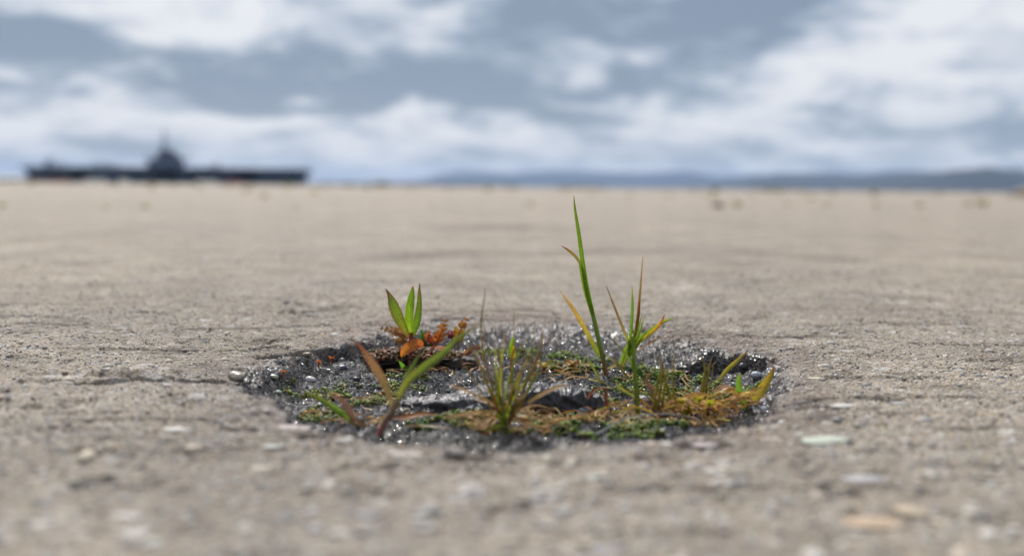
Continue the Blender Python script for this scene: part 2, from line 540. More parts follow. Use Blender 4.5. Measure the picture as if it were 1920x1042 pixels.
def build_ground():
    gx, gy = np.meshgrid(AX, AY)
    sx = np.gradient(AX)[None, :] * np.ones_like(gy); sy = np.gradient(AY)[:, None] * np.ones_like(gx)
    sp = np.maximum(sx, sy)
    z = H(gx, gy, sp)
    z = np.where(np.hypot(gx, gy) > 60, np.minimum(z, 0) * 0, z)
    # seaward quay edge drops to the water
    edge = gy >= 799.9
    z[edge] = -6.0
    nx, ny = len(AX), len(AY)
    idx = np.arange(nx * ny).reshape(ny, nx)
    f = np.stack([idx[:-1, :-1], idx[:-1, 1:], idx[1:, 1:], idx[1:, :-1]], -1).reshape(-1, 4)
    v = np.stack([gx, gy, z], -1).reshape(-1, 3)
    w = wetness(gx, gy).ravel()
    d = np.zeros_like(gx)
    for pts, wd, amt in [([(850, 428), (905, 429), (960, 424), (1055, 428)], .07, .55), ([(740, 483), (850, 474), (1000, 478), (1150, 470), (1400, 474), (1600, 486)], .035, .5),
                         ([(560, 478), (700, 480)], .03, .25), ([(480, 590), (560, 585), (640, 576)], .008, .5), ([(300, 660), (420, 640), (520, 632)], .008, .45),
                         ([(160, 716), (230, 713), (300, 713)], .006, .95), ([(300, 713), (380, 710)], .004, .6), ([(1200, 632), (1260, 634), (1320, 640)], .006, .5), ([(1560, 770), (1520, 745)], .007, .5), ([(1560, 545), (1750, 560)], .012, .3)]:  # the two strokes along the left groove paint its shadow into the colour
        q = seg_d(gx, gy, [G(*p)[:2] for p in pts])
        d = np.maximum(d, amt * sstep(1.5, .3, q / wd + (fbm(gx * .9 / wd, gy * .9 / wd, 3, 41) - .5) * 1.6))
    pit = .45 * sstep(.82, .90, vn(gx * 75 + 3, gy * 75, 8))  # same pits as in the height, darker in colour
    d = np.maximum(d, pit * (sp < .006))
    hs = hole_s(gx, gy)
    damp = .9 * sstep(1.30, 1.0, hs + (fbm(gx * 60, gy * 60, 4, 43) - .5) * .45)
    soil = sstep(.86, .74, hs + (fbm(gx * 90, gy * 90, 3, 44) - .5) * .3) * (.35 + .55 * sstep(.40, .60, fbm(gx * 70, gy * 70, 3, 45)))
    o = obj('concrete_pavement', mesh_data('concrete_pavement', v, f, M_CONC, None, True, {'wet': w, 'dirt_shade': d.ravel(), 'damp': damp.ravel(), 'soil': soil.ravel()}))
    return tag(o, 'worn beige concrete pavement with exposed aggregate and a wet round hollow', 'pavement', kind='structure')

pavement = build_ground()


def hz(x, y):
    return float(H(np.array([x]), np.array([y]))[0])

# ------------------------------------------------------------------ small closed shapes
_t = (1 + 5 ** .5) / 2
ICO_V = np.array([(-1, _t, 0), (1, _t, 0), (-1, -_t, 0), (1, -_t, 0), (0, -1, _t), (0, 1, _t), (0, -1, -_t), (0, 1, -_t), (_t, 0, -1), (_t, 0, 1), (-_t, 0, -1), (-_t, 0, 1)]) / math.hypot(1, _t)
ICO_F = np.array([(0, 11, 5), (0, 5, 1), (0, 1, 7), (0, 7, 10), (0, 10, 11), (1, 5, 9), (5, 11, 4), (11, 10, 2), (10, 7, 6), (7, 1, 8), (3, 9, 4), (3, 4, 2), (3, 2, 6), (3, 6, 8), (3, 8, 9), (4, 9, 5), (2, 4, 11), (6, 2, 10), (8, 6, 7), (9, 8, 1)])


def ico2():
    v = [tuple(p) for p in ICO_V]; f = []; cache = {}

    def mid(a, b):
        k = (min(a, b), max(a, b))
        if k not in cache:
            m = (np.array(v[a]) + np.array(v[b])); m /= np.linalg.norm(m); cache[k] = len(v); v.append(tuple(m))
        return cache[k]
    for a, b, c in ICO_F:
        ab, bc, ca = mid(a, b), mid(b, c), mid(c, a)
        f += [(a, ab, ca), (b, bc, ab), (c, ca, bc), (ab, bc, ca)]
    return np.array(v), np.array(f)
ICO2_V, ICO2_F = ico2()


def rand_rot(n):
    q = rng.normal(size=(n, 4)); q /= np.linalg.norm(q, axis=1)[:, None]
    w, x, y, z = q.T
    return np.stack([np.stack([1 - 2 * (y * y + z * z), 2 * (x * y - z * w), 2 * (x * z + y * w)], -1),
                     np.stack([2 * (x * y + z * w), 1 - 2 * (x * x + z * z), 2 * (y * z - x * w)], -1),
                     np.stack([2 * (x * z - y * w), 2 * (y * z + x * w), 1 - 2 * (x * x + y * y)], -1)], 1)


def yaw_rot(n, tilt=.15):
    a = rng.uniform(0, 2 * np.pi, n)
    c, s = np.cos(a), np.sin(a); z = np.zeros(n); o = np.ones(n)
    m = np.stack([np.stack([c, -s, z], -1), np.stack([s, c, z], -1), np.stack([z, z, o], -1)], 1)
    return m


def blobs(centres, radii, colors, lump=.3, yaw=False):
    """many lumpy pebbles in one mesh: centres (n,3), radii (n,3)"""
    n = len(centres)
    v = np.repeat(ICO_V[None], n, 0) * (1 + rng.uniform(-lump, lump, (n, 12, 1)))
    v = v * radii[:, None, :]
    rot = yaw_rot(n) if yaw else rand_rot(n)
    v = np.einsum('nij,nkj->nki', rot, v) + centres[:, None, :]
    f = (ICO_F[None] + (np.arange(n) * 12)[:, None, None]).reshape(-1, 3)
    c = np.repeat(colors[:, None, :], 12, 1).reshape(-1, 3)
    return v.reshape(-1, 3), f, c

# ------------------------------------------------------------------ stones set in the concrete
STONE_COL = np.array([(.50, .47, .42), (.36, .36, .37), (.44, .37, .28), (.27, .27, .30), (.48, .40, .33), (.14, .13, .14), (.58, .56, .53), (.40, .42, .38), (.42, .33, .30), (.33, .29, .25)])


def aggregate():
    n = 30000
    # scattered evenly over the worn surface, the largest in view become pieces of their own
    y = .22 + (rng.uniform(0, 1, n) ** 1.7) * 2.4
    x = rng.uniform(-1, 1, n) * (y * .56 + .06)
    size = np.exp(rng.normal(math.log(.0013), .46, n))
    size = np.clip(size, .0007, .0052)
    s = hole_s(x, y)
    wet = wetness(x, y)
    keep = (s > 1.03)
    x, y, size, wet = x[keep], y[keep], size[keep], wet[keep]
    z = H(x, y)
    col_i = rng.choice(len(STONE_COL), len(x), p=[.15, .13, .15, .09, .12, .07, .09, .07, .05, .08])
    cols = (STONE_COL[col_i] * .62 + np.array([.345, .305, .255]) * .38) * rng.uniform(.8, 1.1, (len(x), 1)) * (1 - .6 * wet[:, None])
    app = size / y
    order = np.argsort(-app)
    big, rest = order[:270], order[270:]
    meshes = []
    for k in range(7):
        v = np.sign(ICO2_V) * np.abs(ICO2_V) ** .8 * (1 + (rng.uniform(-.28, .22, (len(ICO2_V), 1))))
        v = v * np.array([1.0, rng.uniform(.5, .85), .28])
        meshes.append(mesh_data('aggregate_stone', v, ICO2_F, M_STONE))
    specials = [(1545, 828, .0105, (.47, .52, .43)), (1445, 823, .0042, (.55, .47, .42)), (1642, 976, .0085, (.46, .33, .22)), (1712, 957, .0065, (.50, .40, .27)), (1585, 757, .0075, (.50, .49, .46)),
                (240, 975, .0045, (.55, .50, .48)), (1895, 810, .0055, (.50, .51, .46)), (512, 832, .0045, (.50, .52, .49)), (1530, 705, .005, (.55, .47, .38)), (1690, 745, .005, (.33, .35, .38)),
                (490, 870, .004, (.52, .47, .38)), (1620, 900, .008, (.42, .41, .42)), (330, 800, .006, (.56, .54, .5)), (760, 850, .007, (.46, .40, .36)), (1330, 818, .008, (.42, .35, .35)), (540, 790, .010, (.40, .33, .33))]
    for px, py, sz, c in specials:
        g = G(px, py)
        o = obj('aggregate_stone', random.choice(meshes), pavement, (g[0], g[1], hz(g[0], g[1]) + .0002))
        o.scale = (sz, sz * .8, sz * .30); o.rotation_euler = (0, 0, rng.uniform(-.5, .5)); o.color = (*(np.array(c) * .75 + np.array([.33, .30, .26]) * .25), 1)
    for i in big:
        o = obj('aggregate_stone', meshes[int(rng.integers(7))], pavement, (x[i], y[i], z[i] - size[i] * .06))
        o.scale = (size[i],) * 3; o.rotation_euler = (rng.uniform(-.12, .12), rng.uniform(-.12, .12), rng.uniform(0, 6.28)); o.color = (*cols[i], 1)
    r = rest
    rad = np.stack([size[r], size[r] * rng.uniform(.5, .9, len(r)), size[r] * .38], -1)
    v, f, c = blobs(np.stack([x[r], y[r], z[r] - size[r] * .08], -1), rad, cols[r], .22, True)
    # sharp sand standing proud of the worn mortar
    n2 = 36000
    ys = .36 + rng.uniform(0, 1, n2) ** 1.35 * .95; xs = rng.uniform(-1, 1, n2) * (ys * .54 + .02)
    sH = hole_s(xs, ys); k2 = sH > 1.0
    xs, ys = xs[k2], ys[k2]
    m = len(xs)
    ss = np.clip(np.exp(rng.normal(math.log(.00055), .35, m)), .0003, .0013)
    ov = np.array([(1, 0, 0), (-1, 0, 0), (0, 1, 0), (0, -1, 0), (0, 0, 1), (0, 0, -1)], float)
    of = np.array([(0, 2, 4), (2, 1, 4), (1, 3, 4), (3, 0, 4), (2, 0, 5), (1, 2, 5), (3, 1, 5), (0, 3, 5)])
    sv = ov[None] * ss[:, None, None] * rng.uniform(.6, 1.3, (m, 6, 1))
    sv = np.einsum('nij,nkj->nki', rand_rot(m), sv) + np.stack([xs, ys, H(xs, ys) + ss * .15], -1)[:, None]
    sf = (of[None] + (np.arange(m) * 6)[:, None, None]).reshape(-1, 3)
    spal = np.array([(.60, .54, .45), (.46, .40, .32), (.72, .68, .62), (.10, .09, .085), (.30, .28, .27), (.52, .38, .24), (.40, .42, .45)])
    sc3 = spal[rng.choice(7, m, p=[.24, .22, .14, .12, .12, .09, .07])] * (1 - .6 * wetness(xs, ys)[:, None])
    o = obj('sand_grains', mesh_data('sand_grains', sv.reshape(-1, 3), sf, M_GRAIN, np.repeat(sc3[:, None], 6, 1).reshape(-1, 3), False), pavement)
    o['kind'] = 'stuff'
    o = obj('aggregate_grains', mesh_data('aggregate_grains', v, f, M_GRAIN, c), pavement)
    o['kind'] = 'stuff'
aggregate()

# ------------------------------------------------------------------ blades, stems and leaves


def catmull(pts, n):
    pts = np.asarray(pts, float)
    if len(pts) == 2:
        t = np.linspace(0, 1, n)[:, None]
        return pts[0] * (1 - t) + pts[1] * t
    p = np.vstack([2 * pts[0] - pts[1], pts, 2 * pts[-1] - pts[-2]])
    out = []
    m = len(pts) - 1
    for t in np.linspace(0, m, n):
        i = min(int(t), m - 1); u = t - i
        a, b, c, d = p[i], p[i + 1], p[i + 2], p[i + 3]
        out.append(.5 * (2 * b + (c - a) * u + (2 * a - 5 * b + 4 * c - d) * u * u + (3 * b - a - 3 * c + d) * u ** 3))
    return np.array(out)


def grad(stops, t):
    ts = [s[0] for s in stops]; cs = np.array([s[1] for s in stops])
    return np.stack([np.interp(t, ts, cs[:, k]) for k in range(3)], -1)


def ribbon(pts, widths, stops, fold=.25, facing=(0, -1, .15), twist=0.0, n=18, edge=None):
    """leaf blade: widths along it, V-folded across, colour from base to tip"""
    c = catmull(pts, n)
    t = np.linspace(0, 1, n)
    w = np.interp(t, np.linspace(0, 1, len(widths)), widths)
    tan = np.gradient(c, axis=0); tan /= np.linalg.norm(tan, axis=1)[:, None] + 1e-12
    fc = np.array(facing, float); fc /= np.linalg.norm(fc)
    side = np.cross(tan, fc); side /= np.linalg.norm(side, axis=1)[:, None] + 1e-9
    nr = np.cross(side, tan)
    a = twist * t
    s2 = side * np.cos(a)[:, None] + nr * np.sin(a)[:, None]
    n2 = -side * np.sin(a)[:, None] + nr * np.cos(a)[:, None]
    us = np.array([-1, -.5, 0, .5, 1.0])
    v = c[:, None, :] + s2[:, None, :] * (us[None, :, None] * w[:, None, None] / 2) + n2[:, None, :] * (np.abs(us)[None, :, None] * fold * w[:, None, None] / 2)
    colr = np.repeat(grad(stops, t)[:, None, :], 5, 1)
    colr[:, 2] *= 1.18
    if edge is not None:
        colr[:, (0, 4)] = colr[:, (0, 4)] * .4 + np.array(edge) * .6
    k = 5
    idx = np.arange(n * k).reshape(n, k)
    f = np.stack([idx[:-1, :-1], idx[:-1, 1:], idx[1:, 1:], idx[1:, :-1]], -1).reshape(-1, 4)
    colr = np.concatenate([colr, np.broadcast_to((us * .5 + .5)[None, :, None], (n, 5, 1))], -1)
    return v.reshape(-1, 3), f, colr.reshape(-1, 4)


def tube(pts, radii, stops, n=14, k=6):
    c = catmull(pts, n); t = np.linspace(0, 1, n)
    r = np.interp(t, np.linspace(0, 1, len(radii)), radii)
    tan = np.gradient(c, axis=0); tan /= np.linalg.norm(tan, axis=1)[:, None] + 1e-12
    up = np.array([.31, -.9, .3]); up /= np.linalg.norm(up)
    s = np.cross(tan, up); s /= np.linalg.norm(s, axis=1)[:, None] + 1e-9
    b = np.cross(s, tan)
    a = np.linspace(0, 2 * np.pi, k, endpoint=False)
    v = c[:, None, :] + r[:, None, None] * (s[:, None, :] * np.cos(a)[None, :, None] + b[:, None, :] * np.sin(a)[None, :, None])
    idx = np.arange(n * k).reshape(n, k)
    f = np.stack([idx[:-1], np.roll(idx[:-1], -1, 1), np.roll(idx[1:], -1, 1), idx[1:]], -1).reshape(-1, 4)
    cc = np.concatenate([np.repeat(grad(stops, t)[:, None, :], k, 1), np.broadcast_to(np.abs(np.linspace(-1, 1, k, endpoint=False))[None, :, None], (n, k, 1))], -1)
    return v.reshape(-1, 3), f, cc.reshape(-1, 4)


def join(parts):
    V, F, C = [], [], []; o = 0
    for v, f, c in parts:
        f = np.asarray(f)
        if f.shape[1] == 3: f = np.hstack([f, f[:, 2:3]])
        V.append(v); F += [tuple(dict.fromkeys(int(i) + o for i in q)) for q in f]; C.append(c); o += len(v)
    return np.vstack(V), F, np.vstack(C)

GREEN = (.125, .215, .022); LIME = (.21, .28, .035); OLIVE = (.17, .155, .045); STRAW = (.42, .27, .12); TAN = (.34, .21, .11)
RUST = (.36, .105, .03); RED = (.30, .055, .035); BROWN = (.15, .085, .045); YELLOW = (.48, .34, .035); PURPLE = (.14, .05, .05); DEEP = (.045, .105, .018)
ORANGE = (.50, .17, .03)


def base_point(px, py):
    """where a stem seen at this pixel leaves the ground: walk the sight line down to the surface"""
    d = ray(px, py)
    Ys = np.arange(.36, 1.1, .0005)
    q = CO[None] + d[None] * (Ys / d[1])[:, None]
    zz = H(q[:, 0], q[:, 1])
    hit = np.nonzero(q[:, 2] <= zz)[0]
    k = hit[0] if len(hit) else -1
    return np.array([q[k, 0], q[k, 1], zz[k]])


def B(px, py):
    g = G(px, py, FLOOR_Z)
    return np.array([g[0], g[1], hz(g[0], g[1])])


class Plant:
    def __init__(s, name, base_px, label, cat='plant', group=None, floor=True):
        b = B(*base_px) if floor else base_point(*base_px)
        s.base = b; s.Y = b[1]; s.px = FPX / b[1]
        s.root = empty(name, b, label, cat, group)

    def pts(s, path):
        """path: (pixel x, pixel y[, metres nearer (-) or farther (+) than the base])"""
        out = []
        for q in path:
            Y = s.Y + (q[2] if len(q) > 2 else 0)
            out.append(P(q[0], q[1], Y))
        return out

    def leaf(s, path, widths_px, stops, name='leaf', mat=None, parent=None, root=False, **kw):
        p = s.pts(path)
        if root: p[0] = s.base + np.array([p[0][0] - s.base[0], 0, -.001])
        v, f, c = ribbon(p, [w / s.px for w in widths_px], stops, **kw)
        return part(name, v, f, mat or M_LEAF, parent or s.root, c)

    def stem(s, path, radii_px, stops, name='stem', mat=None, parent=None, root=False, **kw):
        p = s.pts(path)
        if root: p[0] = s.base + np.array([p[0][0] - s.base[0], 0, -.0015])
        v, f, c = tube(p, [w / s.px for w in radii_px], stops, **kw)
        return part(name, v, f, mat or M_STEM, parent or s.root, c)

# --- seedling with three upright lance-shaped leaves
p = Plant('broadleaf_seedling', (770, 692), 'seedling with three upright green leaves, red stem and one round orange leaf')
p.stem([(768, 694), (769, 670), (771, 640, .001), (771, 622)], [4.2, 4.0, 4.6, 4.2], [(0, BROWN), (.3, PURPLE), (1, RED)], root=True)
p.leaf([(766, 632), (750, 600, -.001), (738, 570), (730, 552, .003), (723, 541, .004)], [6, 16, 23, 20, 11, 6, 1.5], [(0, (.16, .09, .02)), (.15, (.15, .17, .025)), (.55, GREEN), (.75, (.16, .10, .05)), (.85, PURPLE), (1, (.12, .05, .05))], fold=.35, twist=.5, edge=(.16, .05, .05))
p.leaf([(771, 628), (767, 600, -.002), (769, 570, -.002), (774, 537, .001)], [6, 15, 17, 16, 13, 3], [(0, LIME), (.3, (.17, .28, .02)), (.8, (.14, .25, .02)), (.96, GREEN), (1, RUST)], fold=.75, twist=-.3)
p.leaf([(775, 630), (783, 600, .001), (787, 570, .001), (787, 531)], [5, 13, 15, 13, 10, 2], [(0, GREEN), (.4, (.10, .20, .02)), (.75, (.11, .17, .025)), (.9, (.14, .10, .04)), (1, PURPLE)], fold=.3, twist=.7, edge=(.13, .06, .04))
p.leaf([(752, 668, -.004), (760, 657, -.005), (774, 648, -.005), (786, 645, -.004), (793, 649, -.003)], [4, 17, 22, 22, 17, 5], [(0, (.55, .20, .03)), (.5, (.52, .17, .03)), (.85, (.42, .10, .03)), (1, RED)], facing=(-.15, -.8, .45), fold=.25, name='round_leaf', edge=(.45, .13, .06))
p.stem([(770, 668), (772, 660, -.002), (774, 652, -.005)], [1.8, 1.6, 1.4], [(0, PURPLE), (1, RUST)], name='leaf_stalk')
p.leaf([(766, 698, -.003), (757, 688, -.005), (748, 676, -.006)], [4, 9, 8, 2], [(0, GREEN), (1, (.10, .26, .04))], fold=.3)
p.leaf([(766, 698, -.003), (763, 690, -.003), (758, 684, -.003)], [3, 6, 6, 1], [(0, GREEN), (1, (.10, .22, .04))], fold=.3)

# --- forked plant at the near rim: one brown-red and one green blade
p = Plant('forked_seedling', (712, 812), 'forked weed with one reddish brown leaf and one long green leaf')
p.stem([(708, 814), (722, 790), (736, 770), (748, 746)], [5.5, 6, 6.5, 6], [(0, (.26, .09, .08)), (.5, (.18, .10, .06)), (1, (.19, .15, .06))], root=True)
p.leaf([(735, 776), (733, 750), (717, 710, .001), (693, 672, .002), (676, 650, .004), (659, 631, .006)], [6, 8, 12, 17, 15.5, 9, 5, 1], [(0, (.17, .13, .08)), (.3, (.17, .13, .07)), (.6, (.20, .105, .065)), (1, (.21, .07, .06))], fold=.35, twist=.4, edge=(.3, .10, .08))
p.leaf([(742, 762), (762, 720, -.002), (795, 690, -.004), (830, 664, -.004), (862, 632, -.002), (902, 606, .004)], [7, 13, 17, 18, 16, 11, 6, 1], [(0, (.19, .16, .05)), (.2, (.20, .22, .04)), (.45, (.135, .20, .03)), (.75, (.12, .175, .035)), (1, (.24, .21, .07))], fold=.35, facing=(-.35, -1, .55), twist=-.3, edge=(.17, .14, .06))
p.leaf([(748, 740), (764, 706, .006), (780, 676, .012), (794, 652, .018)], [6, 9, 9, 6, 2], [(0, GREEN), (.6, (.13, .18, .05)), (1, (.16, .09, .07))], fold=.4)
p.leaf([(726, 784), (760, 782, .002), (790, 776, .004), (824, 777, .006)], [4, 11, 13, 9, 2], [(0, BROWN), (.4, (.34, .12, .03)), (1, (.36, .15, .05))], facing=(0, -.6, .8), fold=.25, mat=M_DRY, name='dead_leaf')

# --- drooping leaf at the left edge
p = Plant('drooping_seedling', (684, 800), 'low seedling with a narrow green leaf and a curled pinkish brown leaf leaning left')
p.leaf([(668, 798), (640, 774, .001), (605, 752, .002), (566, 731, .003)], [7, 11, 12, 11, 8, 2], [(0, (.20, .18, .05)), (.3, (.13, .23, .03)), (.8, (.12, .17, .03)), (1, OLIVE)], facing=(0, -.8, .6), fold=.4, root=False)
p.leaf([(676, 806), (658, 778, .002), (640, 750, .006), (622, 742, .008)], [8, 13, 12, 9, 3], [(0, BROWN), (.5, (.31, .15, .10)), (1, (.38, .17, .12))], facing=(.2, -.7, .6), fold=.4, mat=M_DRY)
p.leaf([(690, 806), (672, 792, -.001), (650, 788, .001), (632, 798, .002)], [6, 10, 10, 3], [(0, BROWN), (1, (.27, .15, .08))], facing=(.2, -.6, .7), fold=.3, mat=M_DRY)

# --- grass clump at the near rim, thin rolled spikes and splayed dead blades
p = Plant('grass_clump', (952, 800), 'grass clump of thin olive spikes and splayed dry straw before the grey stone')
spk = [((944, 792), (905, 690), (872, 640), .004, 3.2), ((946, 790), (915, 700), (892, 655), -.004, 3.0), ((940, 780), (900, 720), (860, 668), .003, 2.6), ((948, 788), (930, 690), (905, 600), .006, 2.4),
       ((950, 790), (936, 700), (926, 610), -.002, 2.2), ((952, 785), (950, 700), (948, 640), .002, 2.4), ((951, 780), (958, 690), (963, 578), .005, 2.2), ((955, 788), (968, 710), (985, 650), -.004, 3.0),
       ((958, 788), (985, 705), (1004, 605), .003, 2.4), ((960, 790), (995, 715), (1019, 640), -.003, 3.2), ((960, 785), (1000, 690), (1024, 600), .006, 2.2), ((962, 780), (1004, 700), (1008, 640), .002, 3.2), ((954, 790), (970, 740), (978, 690), -.006, 2.8),
       ((944, 790), (925, 735), (902, 690), -.006, 3.0), ((950, 780), (945, 730), (935, 660), .008, 2.4), ((947, 788), (912, 650), (908, 540), .010, 3.0), ((955, 780), (975, 715), (1000, 668), .008, 2.6)]
for a, b, c, dy, w in spk:
    g = random.random()
    jx, jy = random.uniform(-9, 9), random.uniform(-14, 10)
    p.stem([(a[0] + random.uniform(-7, 7), a[1] + 6, random.uniform(-.006, .006)), (b[0] + jx, b[1] + jy, dy * .5 + random.uniform(-.005, .005)), (c[0] + random.uniform(-3, 3), c[1] + random.uniform(-12, 8), dy)], [w * .8, w * .8, w * .62, w * .22], [(0, (.36, .22, .08)), (.3, (.34, .27, .07) if g < .6 else (.28, .33, .05)), (.8, (.33, .24, .09)), (1, (.38, .26, .15))], name='spike', mat=M_LEAF, n=10, k=5)
for k in range(10):
    tx = random.uniform(868, 1030); ty = 610 + abs(tx - 950) * .35 + random.uniform(0, 95)
    bx = 950 + random.uniform(-14, 14); dy = random.uniform(-.012, .012)
    mx_ = bx + (tx - bx) * .42 + random.uniform(-6, 6); my_ = 790 + (ty - 790) * .52
    c = random.choice([(.27, .32, .05), (.33, .34, .06), (.36, .29, .08), (.22, .28, .04)])
    p.leaf([(bx, 794, dy * .2), (mx_, my_, dy * .6), (tx, ty, dy)], [3, 4.2, 3.4, .8], [(0, (.26, .17, .06)), (.3, tuple(q * .8 for q in c)), (.75, tuple(q * .8 for q in c)), (1, (.34, .22, .11))], fold=.7, twist=random.uniform(-.8, .8), name='blade', n=10)
for path, w in [([(944, 770), (905, 748, -.004), (860, 728, -.006), (842, 722, -.004)], 7), ([(940, 776), (900, 772, -.008), (850, 782, -.012), (838, 786, -.012)], 8), ([(934, 768), (908, 792, -.012), (886, 802, -.014)], 9), ([(990, 756), (1012, 742, .002), (1045, 726, .006), (1070, 722, .008)], 8),
                ([(962, 786), (985, 795, -.01), (1012, 806, -.014)], 8), ([(965, 778), (1010, 784, -.006), (1062, 800, -.008)], 7), ([(938, 782), (910, 800, -.012), (880, 806, -.014)], 7), ([(955, 770), (975, 748, -.006), (990, 735, -.004)], 7), ([(948, 776), (925, 760, .01), (880, 745, .02)], 5), ([(960, 776), (1000, 760, .012), (1040, 768, .02)], 5)]:
    p.leaf(path, [w * .8, w, w * .9, w * .3], [(0, (.38, .24, .08)), (.5, (.54, .33, .16)), (1, (.48, .30, .18))], facing=(.1, -.6, .8), fold=.5, mat=M_DRY, name='dry_blade', n=10)
for path, w in [([(950, 800), (938, 785, -.006), (930, 775, -.008)], 10), ([(955, 800), (948, 780, -.006), (957, 765, -.006)], 9), ([(948, 802), (940, 798, -.008), (925, 800, -.010)], 8)]:
    p.leaf(path, [w * .6, w, w, w * .4], [(0, GREEN), (1, (.24, .34, .03))], facing=(.1, -.8, .6), fold=.3, name='basal_leaf', n=8)

# --- tall grass
p = Plant('tall_grass', (1136, 702), 'tallest grass, one long green culm bent left above all other blades')
p.stem([(1137, 706), (1131, 672), (1120, 625), (1112, 590)], [5, 5, 4.8, 4.4], [(0, (.17, .06, .03)), (.25, (.16, .10, .03)), (.6, (.15, .22, .02)), (1, (.17, .26, .02))], name='culm', root=True)
p.leaf([(1113, 596), (1101, 545), (1094, 500, -.001), (1086, 440, -.002), (1079, 395, -.001), (1076, 366)], [7.5, 9.5, 9.5, 8.5, 7.5, 6, 4, 1], [(0, (.20, .20, .03)), (.06, (.115, .205, .015)), (.6, (.105, .195, .015)), (.93, (.13, .18, .02)), (.96, (.30, .18, .04)), (1, (.12, .12, .04))], fold=.55, twist=.5, name='blade', n=26)
p.leaf([(1112, 592), (1098, 545, .001), (1090, 503, .002), (1087, 492, .002)], [8, 9, 9, 7, 5], [(0, LIME), (.4, (.17, .25, .02)), (1, (.16, .22, .03))], fold=.4, name='sheath')
p.leaf([(1088, 494, .002), (1080, 482, .002), (1067, 470, .002), (1053, 461, .002)], [5, 6, 5.5, 4, 1], [(0, (.34, .32, .14)), (.15, OLIVE), (.5, (.22, .16, .04)), (1, (.20, .07, .03))], fold=.4, name='blade')
p.leaf([(1126, 668), (1112, 645), (1092, 608, -.002), (1072, 575, -.003), (1049, 545, -.003)], [8, 10, 9, 8, 6, 1], [(0, GREEN), (.25, (.19, .20, .03)), (.55, (.36, .24, .05)), (.85, (.42, .24, .10)), (1, (.40, .30, .24))], fold=.5, name='blade')
p.leaf([(1130, 664), (1152, 678, -.008), (1172, 702, -.014), (1192, 722, -.018)], [6, 8, 8, 6, 2], [(0, OLIVE), (.4, (.20, .19, .04)), (1, (.23, .13, .05))], fold=.4, facing=(.2, -.6, .7), name='blade')
p.leaf([(1138, 704), (1128, 730, -.02), (1118, 700, -.02), (1100, 670, -.02)], [5, 6, 5, 2], [(0, BROWN), (.5, OLIVE), (1, (.14, .18, .05))], fold=.5, name='blade')
p.leaf([(1137, 706), (1142, 716, -.012), (1146, 736, -.02), (1150, 748, -.024)], [9, 12, 12, 4], [(0, TAN), (.5, (.36, .24, .14)), (1, (.40, .22, .12))], fold=.6, mat=M_DRY, name='dead_sheath')

# --- second grass with spreading blades
p = Plant('spreading_grass', (1166, 694), 'grass with fanned green blades and brown tips beside the tallest grass')
for path, w, st in [
    ([(1164, 697), (1178, 655), (1192, 620), (1199, 555, .002), (1205, 481, .002)], [6, 9, 9, 7, 6, 4, 1], [(0, BROWN), (.15, (.16, .21, .03)), (.4, (.20, .25, .025)), (.55, (.20, .15, .05)), (.8, (.19, .12, .06)), (1, (.24, .16, .10))]),
    ([(1178, 664), (1183, 620, -.002), (1186, 575, -.003), (1185, 536, -.003)], [4, 6, 6, 5, 1], [(0, GREEN), (.7, (.12, .22, .03)), (.92, LIME), (1, RUST)]),
    ([(1182, 650), (1170, 620, -.004), (1155, 582, -.005), (1137, 536, -.004)], [6, 6, 5, 4, 1.5], [(0, (.17, .23, .03)), (.3, (.19, .15, .05)), (.7, (.17, .11, .06)), (1, (.21, .15, .11))]),
    ([(1176, 672), (1195, 640, -.002), (1220, 620, -.003), (1243, 604, -.003), (1263, 596, -.002)], [6, 9, 9, 7, 5, 1], [(0, GREEN), (.5, (.16, .26, .02)), (1, (.30, .33, .05))]),
    ([(1180, 668), (1200, 640, -.005), (1225, 620, -.007), (1238, 606, -.007), (1246, 590, -.006)], [5, 7, 7, 6, 1.5], [(0, GREEN), (.35, (.26, .24, .03)), (.65, (.42, .20, .03)), (1, (.30, .07, .02))]),
    ([(1185, 648), (1194, 610), (1198, 580), (1198, 560)], [4, 6, 5, 1], [(0, LIME), (.6, (.30, .12, .03)), (1, (.34, .08, .03))]),
    ([(1183, 650), (1195, 620, .003), (1203, 591, .004)], [4, 5, 1], [(0, GREEN), (1, (.15, .23, .03))]),
    ([(1183, 652), (1198, 625, .004), (1207, 596, .006)], [4, 5, 1], [(0, GREEN), (1, (.13, .2, .03))]),
    ([(1160, 692), (1172, 660, -.002), (1182, 636, -.003)], [6, 9, 7, 4], [(0, BROWN), (.3, GREEN), (1, LIME)])]:
    p.leaf(path, w, st, name='blade', fold=.5, twist=random.uniform(-.5, .5))

# --- near right grass: green stem and olive spikes over an orange mat
p = Plant('upright_grass', (1196, 776), 'single light green grass stem rising between the dry straw and the fanned grass')
p.stem([(1196, 780), (1194, 740, .002), (1190, 690, .004), (1187, 640, .006), (1182, 628, .006)], [4.5, 5, 5, 4.2, 1.5], [(0, (.19, .21, .03)), (.5, (.19, .26, .035)), (1, (.17, .26, .03))], root=True, mat=M_LEAF)
p.leaf([(1189, 690, .004), (1170, 660, .006), (1150, 640, .010)], [5, 5, 1], [(0, GREEN), (1, OLIVE)], name='blade')
p.leaf([(1192, 745, .002), (1165, 728, .0), (1152, 712, .0)], [4, 5, 1], [(0, (.15, .2, .04)), (1, (.22, .20, .08))], name='blade')

